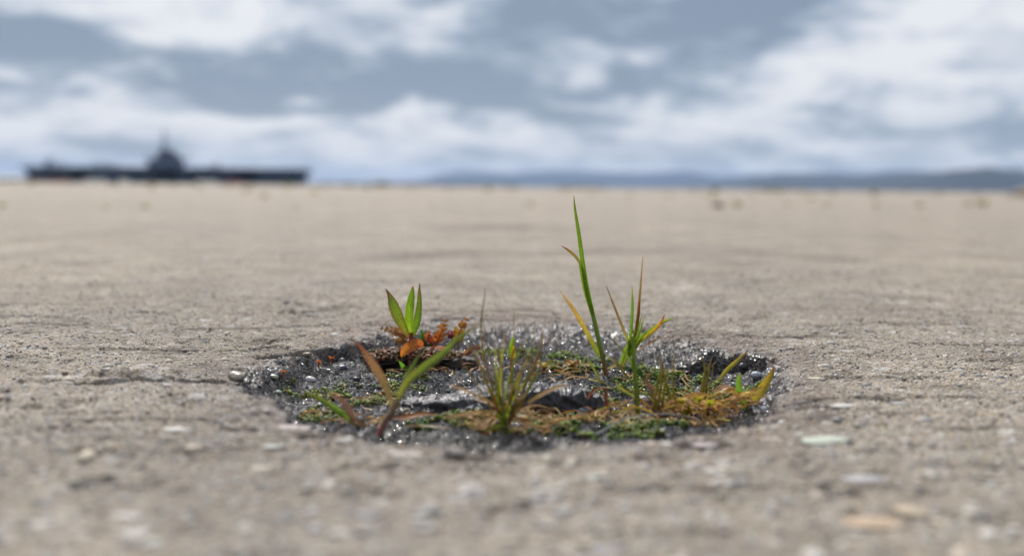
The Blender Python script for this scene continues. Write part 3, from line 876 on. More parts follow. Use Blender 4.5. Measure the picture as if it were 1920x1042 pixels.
p = Plant('spiky_grass', (1250, 772), 'tuft of dull olive spikes between the green stem and the yellow mat')
for a, b, c, dy, w in [((1232, 770), (1240, 715), (1238, 668), .0, 4.5), ((1240, 770), (1248, 715), (1252, 690), .004, 4.5), ((1262, 768), (1250, 720), (1240, 680), -.003, 4), ((1226, 766), (1232, 720), (1240, 695), -.004, 4.5), ((1268, 764), (1262, 715), (1264, 665), .004, 3), ((1245, 772), (1225, 745), (1205, 728), .008, 3.5), ((1240, 772), (1210, 740), (1172, 730), .012, 3), ((1256, 768), (1262, 730), (1258, 705), .01, 3)]:
    p.stem([a, (b[0], b[1], dy * .5), (c[0], c[1], dy)], [w * .6, w * .62, w * .5, w * .25], [(0, (.30, .22, .05)), (.6, (.30, .28, .05)), (1, (.38, .25, .10))], name='spike', mat=M_LEAF, n=9, k=5)
for path, w in [([(1238, 770), (1222, 735, .006), (1212, 710, .012), (1225, 695, .014)], 7), ([(1250, 772), (1232, 735, .004), (1215, 718, .006)], 5), ([(1235, 776), (1205, 752, .0), (1180, 735, .004)], 7)]:
    p.leaf(path, [w, w, w * .8, 1], [(0, BROWN), (.5, (.30, .16, .08)), (1, (.27, .15, .08))], mat=M_DRY, name='dry_blade', n=9)

p = Plant('reddish_sprig', (1137, 772), 'small dark red forked sprig standing before the grey stone')
p.stem([(1137, 775), (1137, 750), (1135, 728)], [3.6, 3.2, 2.4], [(0, (.25, .05, .03)), (1, (.24, .07, .03))], root=True)
p.leaf([(1136, 732), (1122, 728, -.002), (1108, 737, -.004), (1102, 748, -.004)], [3, 5, 6, 2], [(0, RED), (1, (.3, .10, .04))], facing=(0, -.6, .8))

p = Plant('spiky_grass', (1318, 748), 'pair of olive spikes rising from the right end of the yellow mat')
for a, b, c, dy, w in [((1316, 750), (1322, 700), (1318, 668), .002, 4), ((1322, 748), (1328, 700), (1334, 672), -.002, 3.6), ((1318, 748), (1332, 718), (1338, 680), .003, 2.6), ((1314, 750), (1318, 710), (1328, 684), .006, 3)]:
    p.stem([a, (b[0], b[1], dy * .5), (c[0], c[1], dy)], [w * .6, w * .62, w * .5, w * .25], [(0, (.34, .24, .05)), (.6, (.30, .28, .05)), (1, (.34, .22, .08))], name='spike', mat=M_LEAF, n=9, k=5)

# --- leaves at the right wall
p = Plant('yellow_leaf_sprout', (1414, 766), 'broad yellow leaf leaning right against the right wall of the hollow')
p.leaf([(1410, 764), (1424, 738), (1440, 712, .002), (1453, 688, .004)], [8, 15, 19, 17, 9, 3], [(0, (.30, .26, .03)), (.5, (.40, .30, .03)), (.8, (.34, .22, .03)), (1, (.30, .14, .03))], fold=.3, facing=(-.4, -1, .3))
p.leaf([(1412, 766), (1424, 752, .004), (1432, 742, .008)], [5, 8, 2], [(0, BROWN), (1, (.30, .14, .08))], mat=M_DRY)
p = Plant('green_leaf_sprout', (1394, 768), 'single curved green leaf standing just left of the broad yellow leaf')
p.leaf([(1396, 768), (1388, 742), (1384, 718), (1387, 700)], [9, 14, 13, 11, 5], [(0, (.12, .2, .02)), (.6, (.11, .23, .03)), (1, (.19, .25, .07))], fold=.4)
p = Plant('leaning_blade', (1345, 718), 'long olive blade leaning right across the dark crevice of the right wall')
p.leaf([(1345, 716), (1362, 694, .002), (1382, 676, .006), (1402, 658, .012)], [4, 8, 9, 7, 2], [(0, OLIVE), (.5, (.25, .22, .04)), (1, (.27, .18, .07))], fold=.4)
p = Plant('dead_leaf', (1362, 748), 'crumpled pale brown dead leaf lying behind the yellow mat', 'leaf')
p.leaf([(1344, 748), (1352, 732, .002), (1370, 728, .006), (1384, 742, .004)], [10, 18, 20, 14, 6], [(0, TAN), (.5, (.42, .25, .14)), (1, (.36, .2, .11))], facing=(.2, -.5, .8), fold=.6, twist=.9, mat=M_DRY, name='leaf_blade')

# --- small seedlings
p = Plant('budding_seedling', (958, 690), 'tiny seedling with one bright green leaf and one yellow leaf behind the grass clump')
p.stem([(959, 692), (959, 680), (960, 668)], [2.5, 2.4, 2], [(0, BROWN), (1, RUST)], root=True)
p.leaf([(959, 672), (957, 655, .001), (961, 640, .002), (961, 630, .002)], [4, 9, 9, 7, 2], [(0, (.16, .24, .02)), (1, (.18, .32, .02))], fold=.4)
p.leaf([(960, 674), (963, 662, -.002), (963, 648, -.003)], [3, 9, 8, 2], [(0, YELLOW), (1, (.55, .36, .03))], fold=.35)
for (bx, by), lab, leaves in [
    ((532, 708), 'tiny red-stemmed seedling with an orange tuft beside the cream pebble', 5), ((598, 690), 'tiny orange-topped seedling on a moss tuft under the left wall', 5), ((622, 682), 'tiny pink creeping sprig at the foot of the left wall', 4)]:
    p = Plant('orange_seedling', (bx, by), lab, floor=False)
    p.stem([(bx, by + 2), (bx - 1, by - 6), (bx, by - 12)], [1.8, 1.6, 1.2], [(0, RED), (1, (.30, .07, .03))], root=True)
    for k in range(leaves):
        a = (k - (leaves - 1) / 2) * .75
        h_ = random.uniform(.5, 1.3)
        p.leaf([(bx, by - 8), (bx + 4 * math.sin(a), by - 9 - 4 * h_, -.001 * (k % 2)), (bx + 7 * math.sin(a) * random.uniform(.6, 1.1), by - 10 - 7 * h_ * math.cos(a * .7), -.002 * (k % 2))], [2, 3.6, 3, .8], [(0, RED), (1, random.choice([(.30, .12, .05), (.24, .16, .05), (.34, .11, .05)]))], fold=.4, n=7)

# --- tan rosettes in the middle of the floor
for (bx, by), lab in [((1020, 694), 'olive and tan leafed rosette between the grass clump and the tall grass'), ((1072, 692), 'pale tan rosette at the left foot of the tall grass'), ((1405, 760), 'small brown withered rosette between the green and yellow leaves')]:
    p = Plant('leaf_rosette', (bx, by), lab)
    for k in range(9):
        a = k * 2.4 + bx; r = random.uniform(12, 24)
        dx, dy = math.cos(a) * r, math.sin(a) * .006
        up = random.uniform(6, 16)
        c = random.choice([(.40, .25, .10), (.34, .22, .07), (.20, .20, .04), (.26, .13, .06), (.45, .31, .12)])
        p.leaf([(bx, by), (bx + dx * .5, by - up, dy), (bx + dx, by - up * .7, dy * 1.7)], [3, 11, 10, 2], [(0, BROWN), (.5, c), (1, c)], facing=(.2 * math.cos(a), -.6, .8), fold=.3, n=8, mat=M_DRY if c[0] > .3 else M_LEAF)

# --- orange-yellow creeping mat at the right
p = Plant('creeping_mat', (1330, 776), 'low creeping weed with orange straw runners and bright yellow buds along the right floor')
for k in range(44):
    x0 = random.uniform(1230, 1400); y0 = random.uniform(752, 785) - (x0 - 1230) * .06
    a = random.uniform(-.5, .5) + random.choice([0, 0, 3.14]); L_ = random.uniform(30, 75)
    x1, y1 = x0 + math.cos(a) * L_, y0 - abs(math.sin(a)) * L_ * .4 + random.uniform(-4, 10)
    c = random.choice([(.60, .34, .07), (.54, .28, .07), (.58, .40, .10), (.46, .24, .09), (.64, .40, .06)])
    p.leaf([(x0, y0, random.uniform(-.008, .012)), ((x0 + x1) / 2, (y0 + y1) / 2 - random.uniform(2, 12), random.uniform(-.01, .012)), (x1, y1, random.uniform(-.014, .014))], [3, 5.5, 5, 1.5], [(0, c), (.5, tuple(q * 1.05 for q in c)), (1, tuple(q * .8 for q in c))], facing=(random.uniform(-.3, .3), -.6, .7), fold=.6, mat=M_DRY, name='runner', n=9)
for bx, by in [(1310, 748), (1280, 752), (1294, 764), (1330, 754), (1286, 772)]:
    for k in range(3):
        a = k * 2.1 + bx
        p.leaf([(bx, by + 6), (bx + 5 * math.cos(a), by - 1, -.004 + .002 * k), (bx + 9 * math.cos(a), by - 6, -.004 + .003 * math.sin(a))], [3, 8, 8, 2], [(0, LIME), (.6, (.26, .25, .025)), (1, (.33, .28, .03))], fold=.3, n=7, name='bud')
p.leaf([(1352, 768, -.006), (1385, 748, -.004), (1410, 735, .0), (1432, 724, .004)], [6, 9, 9, 7, 3], [(0, TAN), (.6, (.45, .25, .08)), (1, (.46, .27, .08))], facing=(0, -.7, .7), fold=.6, mat=M_DRY, name='runner')

# --- loose dry straws on the floor
straw_lab = 'loose dry straw blade lying across the wet floor of the hollow'
fixed = [([(1195, 668), (1235, 668), (1272, 672)], 4), ([(1100, 703), (1070, 716), (1040, 726)], 4.5), ([(1050, 700), (1085, 694), (1118, 696)], 3.5), ([(830, 792), (870, 786), (915, 788)], 5), ([(1060, 800), (1100, 776), (1150, 768), (1170, 762)], 6), ([(1062, 806), (1068, 796), (1105, 782), (1160, 770)], 5),
         ([(1020, 770), (1060, 758), (1120, 750), (1165, 752)], 5), ([(1070, 728), (1110, 750), (1150, 766)], 4.5), ([(1160, 690), (1190, 704), (1215, 716)], 3.5), ([(930, 696), (970, 688), (1000, 686)], 3.5), ([(840, 660), (880, 664), (905, 676)], 3), ([(1000, 706), (1040, 700), (1075, 705)], 3),
         ([(1284, 776), (1298, 800), (1302, 806)], 6), ([(1318, 770), (1332, 790), (1342, 800)], 5), ([(1280, 806), (1262, 790), (1240, 780)], 5), ([(960, 806), (1000, 800), (1040, 806)], 6), ([(760, 796), (800, 800), (850, 806)], 5), ([(1275, 706), (1285, 718), (1300, 726)], 4), ([(1040, 720), (1030, 712), (1015, 716)], 4), ([(1220, 800), (1240, 790), (1290, 786)], 5), ([(1165, 735), (1185, 750), (1210, 762)], 4), ([(870, 800), (905, 792), (940, 796)], 5),
         ([(1380, 775), (1400, 764), (1425, 757)], 5), ([(600, 800), (640, 792), (680, 800)], 6), ([(730, 690), (760, 696), (800, 692)], 3)]
near = ['behind the fanned grass', 'slanting from the tall grass towards the grey stone', 'crossing the foot of the tall grass', 'left of the grass clump', 'rising from the near rim to the reddish sprig', 'bent at the near rim below the reddish sprig',
        'arching in front of the grey stone', 'crossing under the reddish sprig', 'right of the fanned grass roots', 'behind the grass clump by the tiny seedling', 'right of the red rosette', 'between the rosettes and the grey stone', 'hanging down below the yellow buds', 'below the dead leaf',
        'pointing from the near rim to the olive spikes', 'in front of the grass clump', 'in front of the orange dead leaf', 'in the right moss before the pair of spikes', 'right of the grass clump behind the stone', 'along the pale fibre', 'left of the light green stem', 'under the splayed foot of the grass clump',
        'below the broad yellow leaf', 'under the drooping seedling', 'below the moss cushion']
for (path, w), where in zip(fixed, near):
    ps = []
    for i, (x, y) in enumerate(path):
        b = B(x, y); b[2] += .0012 + (.0015 if 0 < i < len(path) - 1 else 0); ps.append(b)
    base = np.mean(ps, axis=0)
    s_ = base[1] / FPX
    c = random.choice([(.52, .32, .15), (.44, .25, .11), (.56, .38, .20), (.38, .19, .07), (.48, .26, .10)])
    v, f, cc = ribbon(ps, [w * s_, w * s_, w * s_ * .9, w * s_ * .3], [(0, c), (1, tuple(q * .8 for q in c))], fold=.7, facing=(.1, -.4, .9), n=10)
    o = obj('dry_straw', mesh_data('dry_straw', v - base, f, M_DRY, cc), None, base)
    tag(o, 'dry straw blade ' + where, 'straw', 'loose straws in the hollow')
# pale fibre near the front rim
ps = [B(x, y) + np.array([0, 0, .002 + .003 * (i in (1, 2))]) for i, (x, y) in enumerate([(1118, 812), (1180, 798), (1260, 790), (1340, 790)])]
base = np.mean(ps, axis=0)
v, f, cc = ribbon(ps, [.0011, .0013, .001, .0003], [(0, (.34, .34, .33)), (1, (.40, .40, .38))], fold=.6, facing=(.1, -.4, .9), n=14)
tag(obj('pale_fibre', mesh_data('pale_fibre', v - base, f, M_DRY, cc), None, base), 'thin pale grey fibre lying along the near rim below the orange straw', 'fibre')

# ------------------------------------------------------------------ red rosette on a dry moss cushion at the back left


def lump(centre, rx, ry, rz, amp, freq, seed, nu=44, nv=22, shear=0.0, flat=None):
    th = np.linspace(0, 2 * np.pi, nu, endpoint=False); ph = np.linspace(-np.pi / 2, np.pi / 2, nv)
    T, Ph = np.meshgrid(th, ph)
    d = np.stack([np.cos(Ph) * np.cos(T), np.cos(Ph) * np.sin(T), np.sin(Ph)], -1)
    n = fbm(d[..., 0] * freq + 10 + seed, d[..., 1] * freq + d[..., 2] * freq * 1.7 + 5, 4, seed, .55) - .5
    r = 1 + amp * n * 2
    v = d * r[..., None] * np.array([rx, ry, rz])
    v[..., 2] += shear * v[..., 0]
    v = v.reshape(-1, 3) + np.array(centre)
    idx = np.arange(nu * nv).reshape(nv, nu)
    f = np.stack([idx[:-1], np.roll(idx[:-1], -1, 1), np.roll(idx[1:], -1, 1), idx[1:]], -1).reshape(-1, 4)
    return v, f


def cushion():
    p = Plant('moss_cushion', (790, 692), 'dry brown moss cushion with a dark overhang under the red and orange leaves', 'moss')
    c = P(775, 672, p.Y + .012)
    v, f = lump(c, .0315, .012, .0058, .55, 6.5, 3, 80, 26)
    part('crust', v, f, M_SOIL, p.root, np.tile(np.array([(.030, .020, .012)]), (len(v), 1)) * rng.uniform(.6, 1.3, (len(v), 1)))  # crust colour darkened to give the shadow below the cushion
    c2 = P(860, 682, p.Y + .010)
    v, f = lump(c2, .013, .010, .005, .35, 3.2, 8, 30, 16)
    part('crust', v, f, M_SOIL, p.root, np.tile(np.array([(.022, .016, .011)]), (len(v), 1)))
    n = 900
    x = rng.uniform(-1, 1, n); y = rng.uniform(-1, 1, n)
    k = x * x + y * y < 1
    x, y = x[k], y[k]
    cen = np.stack([c[0] + x * .034, c[1] + y * .0125, c[2] + .0052 * np.sqrt(np.clip(1 - x * x - y * y, 0, 1)) + rng.uniform(-.0012, .0018, len(x))], -1)
    pal = np.array([(.20, .10, .04), (.12, .07, .03), (.27, .16, .07), (.09, .10, .02), (.32, .06, .03), (.36, .10, .03)])
    pi = rng.choice(6, len(x), p=[.32, .25, .18, .1, .08, .07])
    v, f, cc = blobs(cen, rng.uniform(.0005, .0015, (len(x), 3)), pal[pi], .4)
    g = part('crumbs', v, f, M_SOIL, p.root, cc); g['kind'] = 'stuff'
    return p
p = cushion()


def pinnate(pl, base, tip, arch, wpx, c0, c1, npair=7, dY=0.0, dYt=None, name='leaf', parent=None, face=(0, -.8, .6)):
    """feathery leaf: midrib with pairs of toothed leaflets"""
    dYt = dY if dYt is None else dYt
    mid = ((base[0] + tip[0]) / 2 + arch[0], (base[1] + tip[1]) / 2 + arch[1], (dY + dYt) / 2)
    path = pl.pts([(base[0], base[1], dY), mid, (tip[0], tip[1], dYt)])
    c = catmull(path, 24)
    s_ = 1 / pl.px
    ps = [tube(path, [1.5 * s_, 1.2 * s_, .6 * s_], [(0, RED), (1, c1)], 10, 5)]
    fc = np.array(face, float); fc /= np.linalg.norm(fc)
    for i in range(npair):
        t = .22 + .74 * i / (npair - 1)
        k = min(int(t * 23), 22)
        o = c[k]; tan = c[k + 1] - c[k]; tan /= np.linalg.norm(tan)
        side = np.cross(tan, fc); side /= np.linalg.norm(side)
        ln = wpx * s_ * (math.sin(math.pi * min(1, .25 + .7 * t)) * .8 + .25)
        cc = tuple(np.array(c0) * (1 - t) + np.array(c1) * t * random.uniform(.8, 1.2))
        for sg in (-1, 1):
            up = fc * random.uniform(-.1, .35)
            e = o + (side * sg * .8 + tan * .6 + up) * ln
            m = o + (side * sg * .45 + tan * .22 + up * .6) * ln
            ps.append(ribbon([o, m, e], [ln * .35, ln * .85, ln * .75, ln * .2], [(0, cc), (1, tuple(np.array(cc) * .85))], .3, fc, random.uniform(-.6, .6), 5))
    v, f, cc = join(ps)
    return part(name, v, f, M_LEAF, parent or pl.root, cc)

p = Plant('red_rosette', (815, 680), 'rosette of feathery red and orange leaves with a dark red bud behind the seedling')
p.stem([(815, 680, .010), (812, 660, .012), (815, 640, .012)], [3, 3, 2.5], [(0, BROWN), (1, RED)])
pinnate(p, (812, 650), (836, 600), (2, 2), 13, (.36, .08, .03), (.52, .22, .04), 6, .014, .016)
pinnate(p, (858, 655), (876, 598), (-6, -4), 13, (.16, .16, .03), (.45, .16, .03), 6, .014, .018)
pinnate(p, (768, 636), (714, 615), (6, -2), 12, (.28, .10, .05), (.36, .19, .08), 7, .014, .018)
pinnate(p, (770, 640), (738, 636), (0, 4), 10, (.25, .11, .05), (.33, .17, .07), 5, .012, .008)
pinnate(p, (775, 664), (722, 668), (0, -5), 10, (.40, .07, .04), (.34, .16, .07), 7, .008, .002, face=(0, -.5, .9))
pinnate(p, (790, 668), (842, 656), (0, -4), 14, (.50, .10, .04), (.56, .18, .05), 8, .004, -.002, face=(0, -.6, .8))
pinnate(p, (785, 672), (812, 662), (0, -3), 9, (.50, .07, .04), (.50, .10, .05), 6, .0, -.004, face=(0, -.6, .8))
pinnate(p, (812, 646), (806, 622), (-6, 0), 10, (.30, .06, .04), (.40, .12, .06), 5, .012, .010)
pinnate(p, (865, 672), (905, 650), (0, -6), 8, (.24, .10, .05), (.28, .13, .07), 6, .012, .014)
pinnate(p, (850, 678), (900, 676), (0, -4), 8, (.20, .13, .05), (.40, .24, .08), 6, .004, .0, face=(0, -.5, .9))
# bud of overlapping scales
bc = P(845, 629, p.Y + .011)
sc_ = []
for k in range(26):
    a = k * 2.4; h = -.8 + 1.7 * k / 26; r = math.sqrt(max(.05, 1 - h * h))
    d = np.array([math.cos(a) * r, math.sin(a) * r, h])
    o = bc + d * np.array([.0019, .0019, .0022])
    e = bc + (d + np.array([0, 0, .55])) * np.array([.0027, .0027, .0027])
    sc_.append(ribbon([o - d * .0006, (o + e) / 2 + d * .0003, e], [.0007, .0013, .0010, .0002], [(0, (.13, .02, .025)), (1, (.33, .05, .06))], .4, d, 0, 5))
v, f, cc = join(sc_); part('bud', v, f, M_LEAF, p.root, cc)
v, f = lump(bc, .0019, .0019, .0022, .1, 3, 4, 14, 9); part('bud_core', v, f, M_STEM, p.root, np.tile(np.array([(.14, .02, .025)]), (len(v), 1)))

p = Plant('feathery_sprig', (800, 672), 'small bright green feathery sprig between the seedling and the red bud')
for tx, ty, w in [(790, 618, 9), (800, 630, 9), (812, 634, 9), (820, 642, 8), (796, 640, 8), (786, 634, 7)]:
    pinnate(p, (800, 660), (tx, ty), (0, 0), w, (.07, .16, .03), (.10, .24, .07), 9, .010 + random.uniform(-.003, .003), .010, name='shoot')

# ------------------------------------------------------------------ stone across the middle of the hollow


def grey_stone():
    p = B(925, 772)
    root = empty('grey_stone', p, 'long wet grey stone ridge lying across the middle of the hollow', 'stone')
    Y = p[1] + .012
    nu, nv = 150, 36
    top = [(748, 752), (790, 743), (840, 737), (890, 731), (940, 726), (1000, 719), (1050, 720), (1090, 728), (1120, 738), (1142, 756)]
    c = catmull([P(x, y, Y + .003 * math.sin(i * 1.1)) for i, (x, y) in enumerate(top)], nu)
    th = np.linspace(0, 2 * np.pi, nv, endpoint=False)
    t = np.linspace(0, 1, nu)
    hgt = .0090 * np.clip(np.minimum(t / .25, (1 - t) / .12), 0.02, 1) ** .6
    dep = .0120 * np.clip(np.minimum(t / .2, (1 - t) / .12), 0.02, 1) ** .6
    T, TH = np.meshgrid(t, th, indexing='ij')
    n = fbm(T * 14, np.cos(TH) * 1.3 + np.sin(TH) * 2.1 + 7, 5, 61, .6) - .5
    stria = fbm(T * 5 + 3, TH * 3.2, 3, 62) - .5
    r = 1 + .75 * n + .5 * stria + .35 * (fbm(T * 60, TH * 5 + np.cos(TH) * 2, 3, 63) - .5)
    v = np.stack([c[:, None, 0] + 0 * TH, c[:, None, 1] + np.cos(TH) * dep[:, None] * r, c[:, None, 2] - hgt[:, None] + np.sin(TH) * hgt[:, None] * r], -1).reshape(-1, 3)
    idx = np.arange(nu * nv).reshape(nu, nv)
    f = np.stack([idx[:-1], np.roll(idx[:-1], -1, 1), np.roll(idx[1:], -1, 1), idx[1:]], -1).reshape(-1, 4)
    caps = [v[idx[0]].mean(0), v[idx[-1]].mean(0)]
    fl = [tuple(map(int, q)) for q in f]
    k0 = len(v); v = np.vstack([v, caps])
    for j in range(nv):
        fl.append((int(idx[0, (j + 1) % nv]), int(idx[0, j]), k0)); fl.append((int(idx[-1, j]), int(idx[-1, (j + 1) % nv]), k0 + 1))
    o = part('stone_body', v, fl, M_RIDGE, root); o.color = (.052, .049, .054, 1)
grey_stone()

# ------------------------------------------------------------------ pebbles, moss, grit
peb_mesh = []
for k in range(5):
    v = ICO2_V * (1 + rng.uniform(-.14, .14, (len(ICO2_V), 1))) * np.array([1, rng.uniform(.6, .8), rng.uniform(.45, .6)])
    peb_mesh.append(mesh_data('pebble', v, ICO2_F, M_WETSTONE))
for px, py, w, c, lab, on in [
    (442, 709, 17, (.46, .40, .32), 'cream stone chip at the mouth of the left groove', False), (513, 708, 9, (.50, .50, .40), 'cream pebble beside the tiny red-stemmed seedling', True), (582, 714, 11, (.62, .61, .60), 'white quartz chip on the left floor', True),
    (522, 737, 8, (.42, .47, .42), 'pale greenish pebble against the left rim', True), (641, 692, 11, (.06, .055, .085), 'flat dark slate chip under the left wall', True), (640, 676, 7, (.22, .2, .2), 'small grey chip at the foot of the left wall', True),
    (575, 667, 10, (.26, .19, .14), 'brown stone set in the left wall', True), (1208, 752, 14, (.50, .47, .45), 'bright wet quartz pebble beside the light green stem', True), (1418, 706, 12, (.34, .36, .40), 'pale grey stone at the foot of the right wall', True),
    (992, 774, 9, (.55, .57, .62), 'white pebble at the right foot of the grass clump', True), (600, 760, 7, (.14, .15, .22), 'small bluish pebble on the left floor', True), (1095, 772, 12, (.36, .42, .52), 'wet bluish stone below the long grey stone', True),
    (668, 712, 8, (.05, .05, .055), 'small black chip on the left floor', True), (645, 726, 9, (.07, .07, .075), 'black flake near the forked weed', True), (617, 775, 10, (.08, .08, .09), 'dark wet flake by the drooping leaf', True), (1290, 700, 8, (.10, .03, .03), 'dark red crumb in the right moss', True), (1432, 770, 10, (.30, .33, .36), 'grey pebble behind the near right rim', True),
    (1395, 690, 13, (.05, .048, .05), 'dark jagged rock in the crevice of the right wall', True), (770, 702, 8, (.13, .06, .04), 'brown crumb beneath the seedling', True)]:
    b = base_point(px, py)
    r = w * b[1] / FPX
    o = obj('pebble', random.choice(peb_mesh), None, (b[0], b[1], hz(b[0], b[1]) + r * .25))
    o.scale = (r, r, r); o.rotation_euler = (rng.uniform(-.2, .2), rng.uniform(-.2, .2), rng.uniform(-.6, .6)); o.color = (*c, 1)
    tag(o, lab, 'stone')


def moss(name, spots, n, label, pal, dens_seed):
    """spots: (pixel x, pixel y, rx, ry) on the floor"""
    xs, ys = [], []
    w = np.array([s[2] * s[3] for s in spots], float); w /= w.sum()
    for s, k in zip(spots, rng.multinomial(n, w)):
        a = rng.uniform(0, 6.283, k); r = np.sqrt(rng.uniform(0, 1, k))
        for aa, q in zip(a, r):
            g = G(s[0] + s[2] * q * math.cos(aa), s[1] + s[3] * q * math.sin(aa), FLOOR_Z)
            xs.append(g[0]); ys.append(g[1])
    x, y = np.array(xs), np.array(ys)
    k = (fbm(x * 110, y * 110, 2, dens_seed) > .46) & (hole_s(x, y) < np.where(y > .56, .80, .93))
    x, y = x[k], y[k]
    z = H(x, y)
    # each cushion is a head of a few round leaf tips
    cx, cr, cc = [], [], []
    for i in range(len(x)):
        m = int(rng.integers(3, 7)); r0 = rng.uniform(.0006, .0012)
        base = pal[int(rng.integers(len(pal)))]
        for j in range(m):
            o = rng.normal(0, 1, 3) * r0 * .9
            cx.append((x[i] + o[0], y[i] + o[1], z[i] + abs(o[2]) + r0 * .3)); cr.append(np.array([1, 1, 1.25]) * r0 * rng.uniform(.6, 1.0)); cc.append(np.array(base) * rng.uniform(.7, 1.3))
    v, f, c = blobs(np.array(cx), np.array(cr), np.array(cc), .3)
    o = obj(name, mesh_data(name, v, f, M_MOSS, c))
    tag(o, label, 'moss', kind='stuff')
MG = [(.085, .16, .010), (.06, .125, .010), (.12, .19, .012), (.16, .20, .015), (.045, .09, .010), (.12, .10, .02)]
ML = [(.11, .16, .015), (.15, .17, .015), (.07, .12, .015), (.13, .11, .02)]
moss('moss', [(1010, 655, 130, 14), (1150, 662, 110, 16), (920, 652, 50, 9), (1080, 684, 60, 10)], 2000, 'beaded dark green moss along the back of the hollow', MG, 71)
moss('moss', [(1270, 690, 90, 24), (1330, 715, 80, 26), (1230, 705, 60, 26), (1390, 735, 50, 24), (1180, 720, 40, 20), (1110, 745, 60, 16), (1300, 745, 90, 20)], 3000, 'dense green moss over the right floor of the hollow', MG, 72)
moss('moss', [(548, 728, 45, 22), (590, 690, 40, 14), (600, 780, 40, 16), (520, 718, 22, 10), (660, 690, 60, 12), (690, 740, 60, 24), (760, 720, 60, 14), (620, 740, 60, 20)], 1300, 'yellowish moss tufts scattered on the left floor of the hollow', ML, 73)
moss('moss', [(1170, 812, 90, 8), (1250, 800, 70, 10), (1060, 790, 60, 14), (870, 770, 70, 14), (800, 790, 40, 10), (960, 790, 120, 14), (1110, 795, 120, 14)], 1500, 'green moss just inside the near rim', MG + ML, 74)


def grit():
    n = 11000
    a = rng.uniform(0, 6.283, n); r = np.sqrt(rng.uniform(0, 1, n)) * .2
    x, y = HC[0] + np.cos(a) * r, HC[1] + np.sin(a) * r
    s = hole_s(x, y)
    k = s < np.where(y < .5, .96, 1.03) - .12 * rng.uniform(0, 1, n)
    x, y, s = x[k], y[k], s[k]
    z = H(x, y)
    sz = np.clip(np.exp(rng.normal(math.log(.00052), .4, len(x))), .0003, .0016) * np.where(s > .8, .75, 1)
    pal = np.array([(.035, .033, .035), (.06, .056, .056), (.02, .02, .024), (.11, .105, .105), (.26, .25, .24), (.07, .05, .035)])
    c = pal[rng.choice(6, len(x), p=[.3, .25, .2, .13, .05, .07])]
    v, f, cc = blobs(np.stack([x, y, z + sz * .15], -1), sz[:, None] * rng.uniform(.6, 1.2, (len(x), 3)), c, .3)
    o = obj('wet_grit', mesh_data('wet_grit', v, f, M_WETGRAIN, cc, True))
    tag(o, 'glistening wet grit covering the floor of the hollow', 'grit', kind='stuff')
grit()


def litter():
    """broken bits of dead grass and leaf on the floor"""
    zones = [(1230, 775, 150, 26, 220), (960, 790, 110, 18, 170), (1330, 752, 90, 22, 170), (1080, 770, 120, 26, 110), (1060, 694, 60, 10, 40), (790, 697, 60, 6, 20), (680, 770, 110, 34, 70), (1190, 716, 110, 24, 35), (880, 690, 50, 8, 20)]
    ps = []
    for zx, zy, rx, ry, n in zones:
        for k in range(n):
            a = random.uniform(0, 6.28); q = math.sqrt(random.random())
            g = G(zx + rx * q * math.cos(a), zy + ry * q * math.sin(a), FLOOR_Z)
            if hole_s(np.array([g[0]]), np.array([g[1]]))[0] > .95: continue
            z = hz(g[0], g[1]) + random.uniform(.0006, .0035)
            L_ = random.uniform(.003, .013); d = random.uniform(0, 6.28); e = random.uniform(-.25, .45)
            u = np.array([math.cos(d), math.sin(d), e])
            o = np.array([g[0], g[1], z])
            bend = np.array([random.uniform(-.2, .2), random.uniform(-.2, .2), random.uniform(-.05, .25)])
            c = random.choice([(.62, .40, .18), (.54, .32, .13), (.44, .25, .09), (.58, .29, .07), (.36, .16, .06), (.64, .46, .20), (.44, .36, .07), (.28, .15, .08)])
            w = random.uniform(.0005, .0013)
            ps.append(ribbon([o - u * L_ / 2, o + bend * L_ * .5, o + u * L_ / 2], [w, w * 1.1, w * .4], [(0, c), (1, tuple(q_ * random.uniform(.7, 1.1) for q_ in c))], .5, (.1, -.5, .8), random.uniform(-1, 1), 5))
    v, f, c = join(ps)
    o = obj('plant_litter', mesh_data('plant_litter', v, f, M_DRY, c))
    tag(o, 'broken dry grass and leaf crumbs littering the hollow floor', 'litter', kind='stuff')
litter()


def droplets():
    """beads of water on moss, grit and straw"""
    s = NT('water_bead')
    gl = s.node('BsdfGlossy'); gl.inputs['Roughness'].default_value = 0.05
    tr = s.node('BsdfTransparent')
    fr = s.node('Fresnel'); fr.inputs['IOR'].default_value = 1.5
    mx = s.node('MixShader')
    s.L.new(fr.outputs[0], mx.inputs[0]); s.L.new(tr.outputs[0], mx.inputs[1]); s.L.new(gl.outputs[0], mx.inputs[2])
    s.L.new(mx.outputs[0], s.out.inputs[0])
    n = 5200
    a = rng.uniform(0, 6.283, n); r = np.sqrt(rng.uniform(0, 1, n)) * .19
    x, y = HC[0] + np.cos(a) * r, HC[1] + np.sin(a) * r
    sH = hole_s(x, y)
    k = sH < 1.0
    x, y = x[k], y[k]
    rad = np.clip(np.exp(rng.normal(math.log(.00074), .45, len(x))), .0004, .0021)
    z = H(x, y) + rad * .3 + .0006
    m = len(x)
    v = ICO2_V[None] * rad[:, None, None] * np.array([1, 1, .75]) * (1 + rng.uniform(-.05, .05, (m, 1, 3))) + np.stack([x, y, z], -1)[:, None]
    f = (ICO2_F[None] + (np.arange(m) * len(ICO2_V))[:, None, None]).reshape(-1, 3)
    o = obj('water_beads', mesh_data('water_beads', v.reshape(-1, 3), f, s.m))
    tag(o, 'sparkling beads of water strewn over the hollow floor', 'water', kind='stuff')
droplets()

# ------------------------------------------------------------------ the far pavement: weeds, stone, rubble


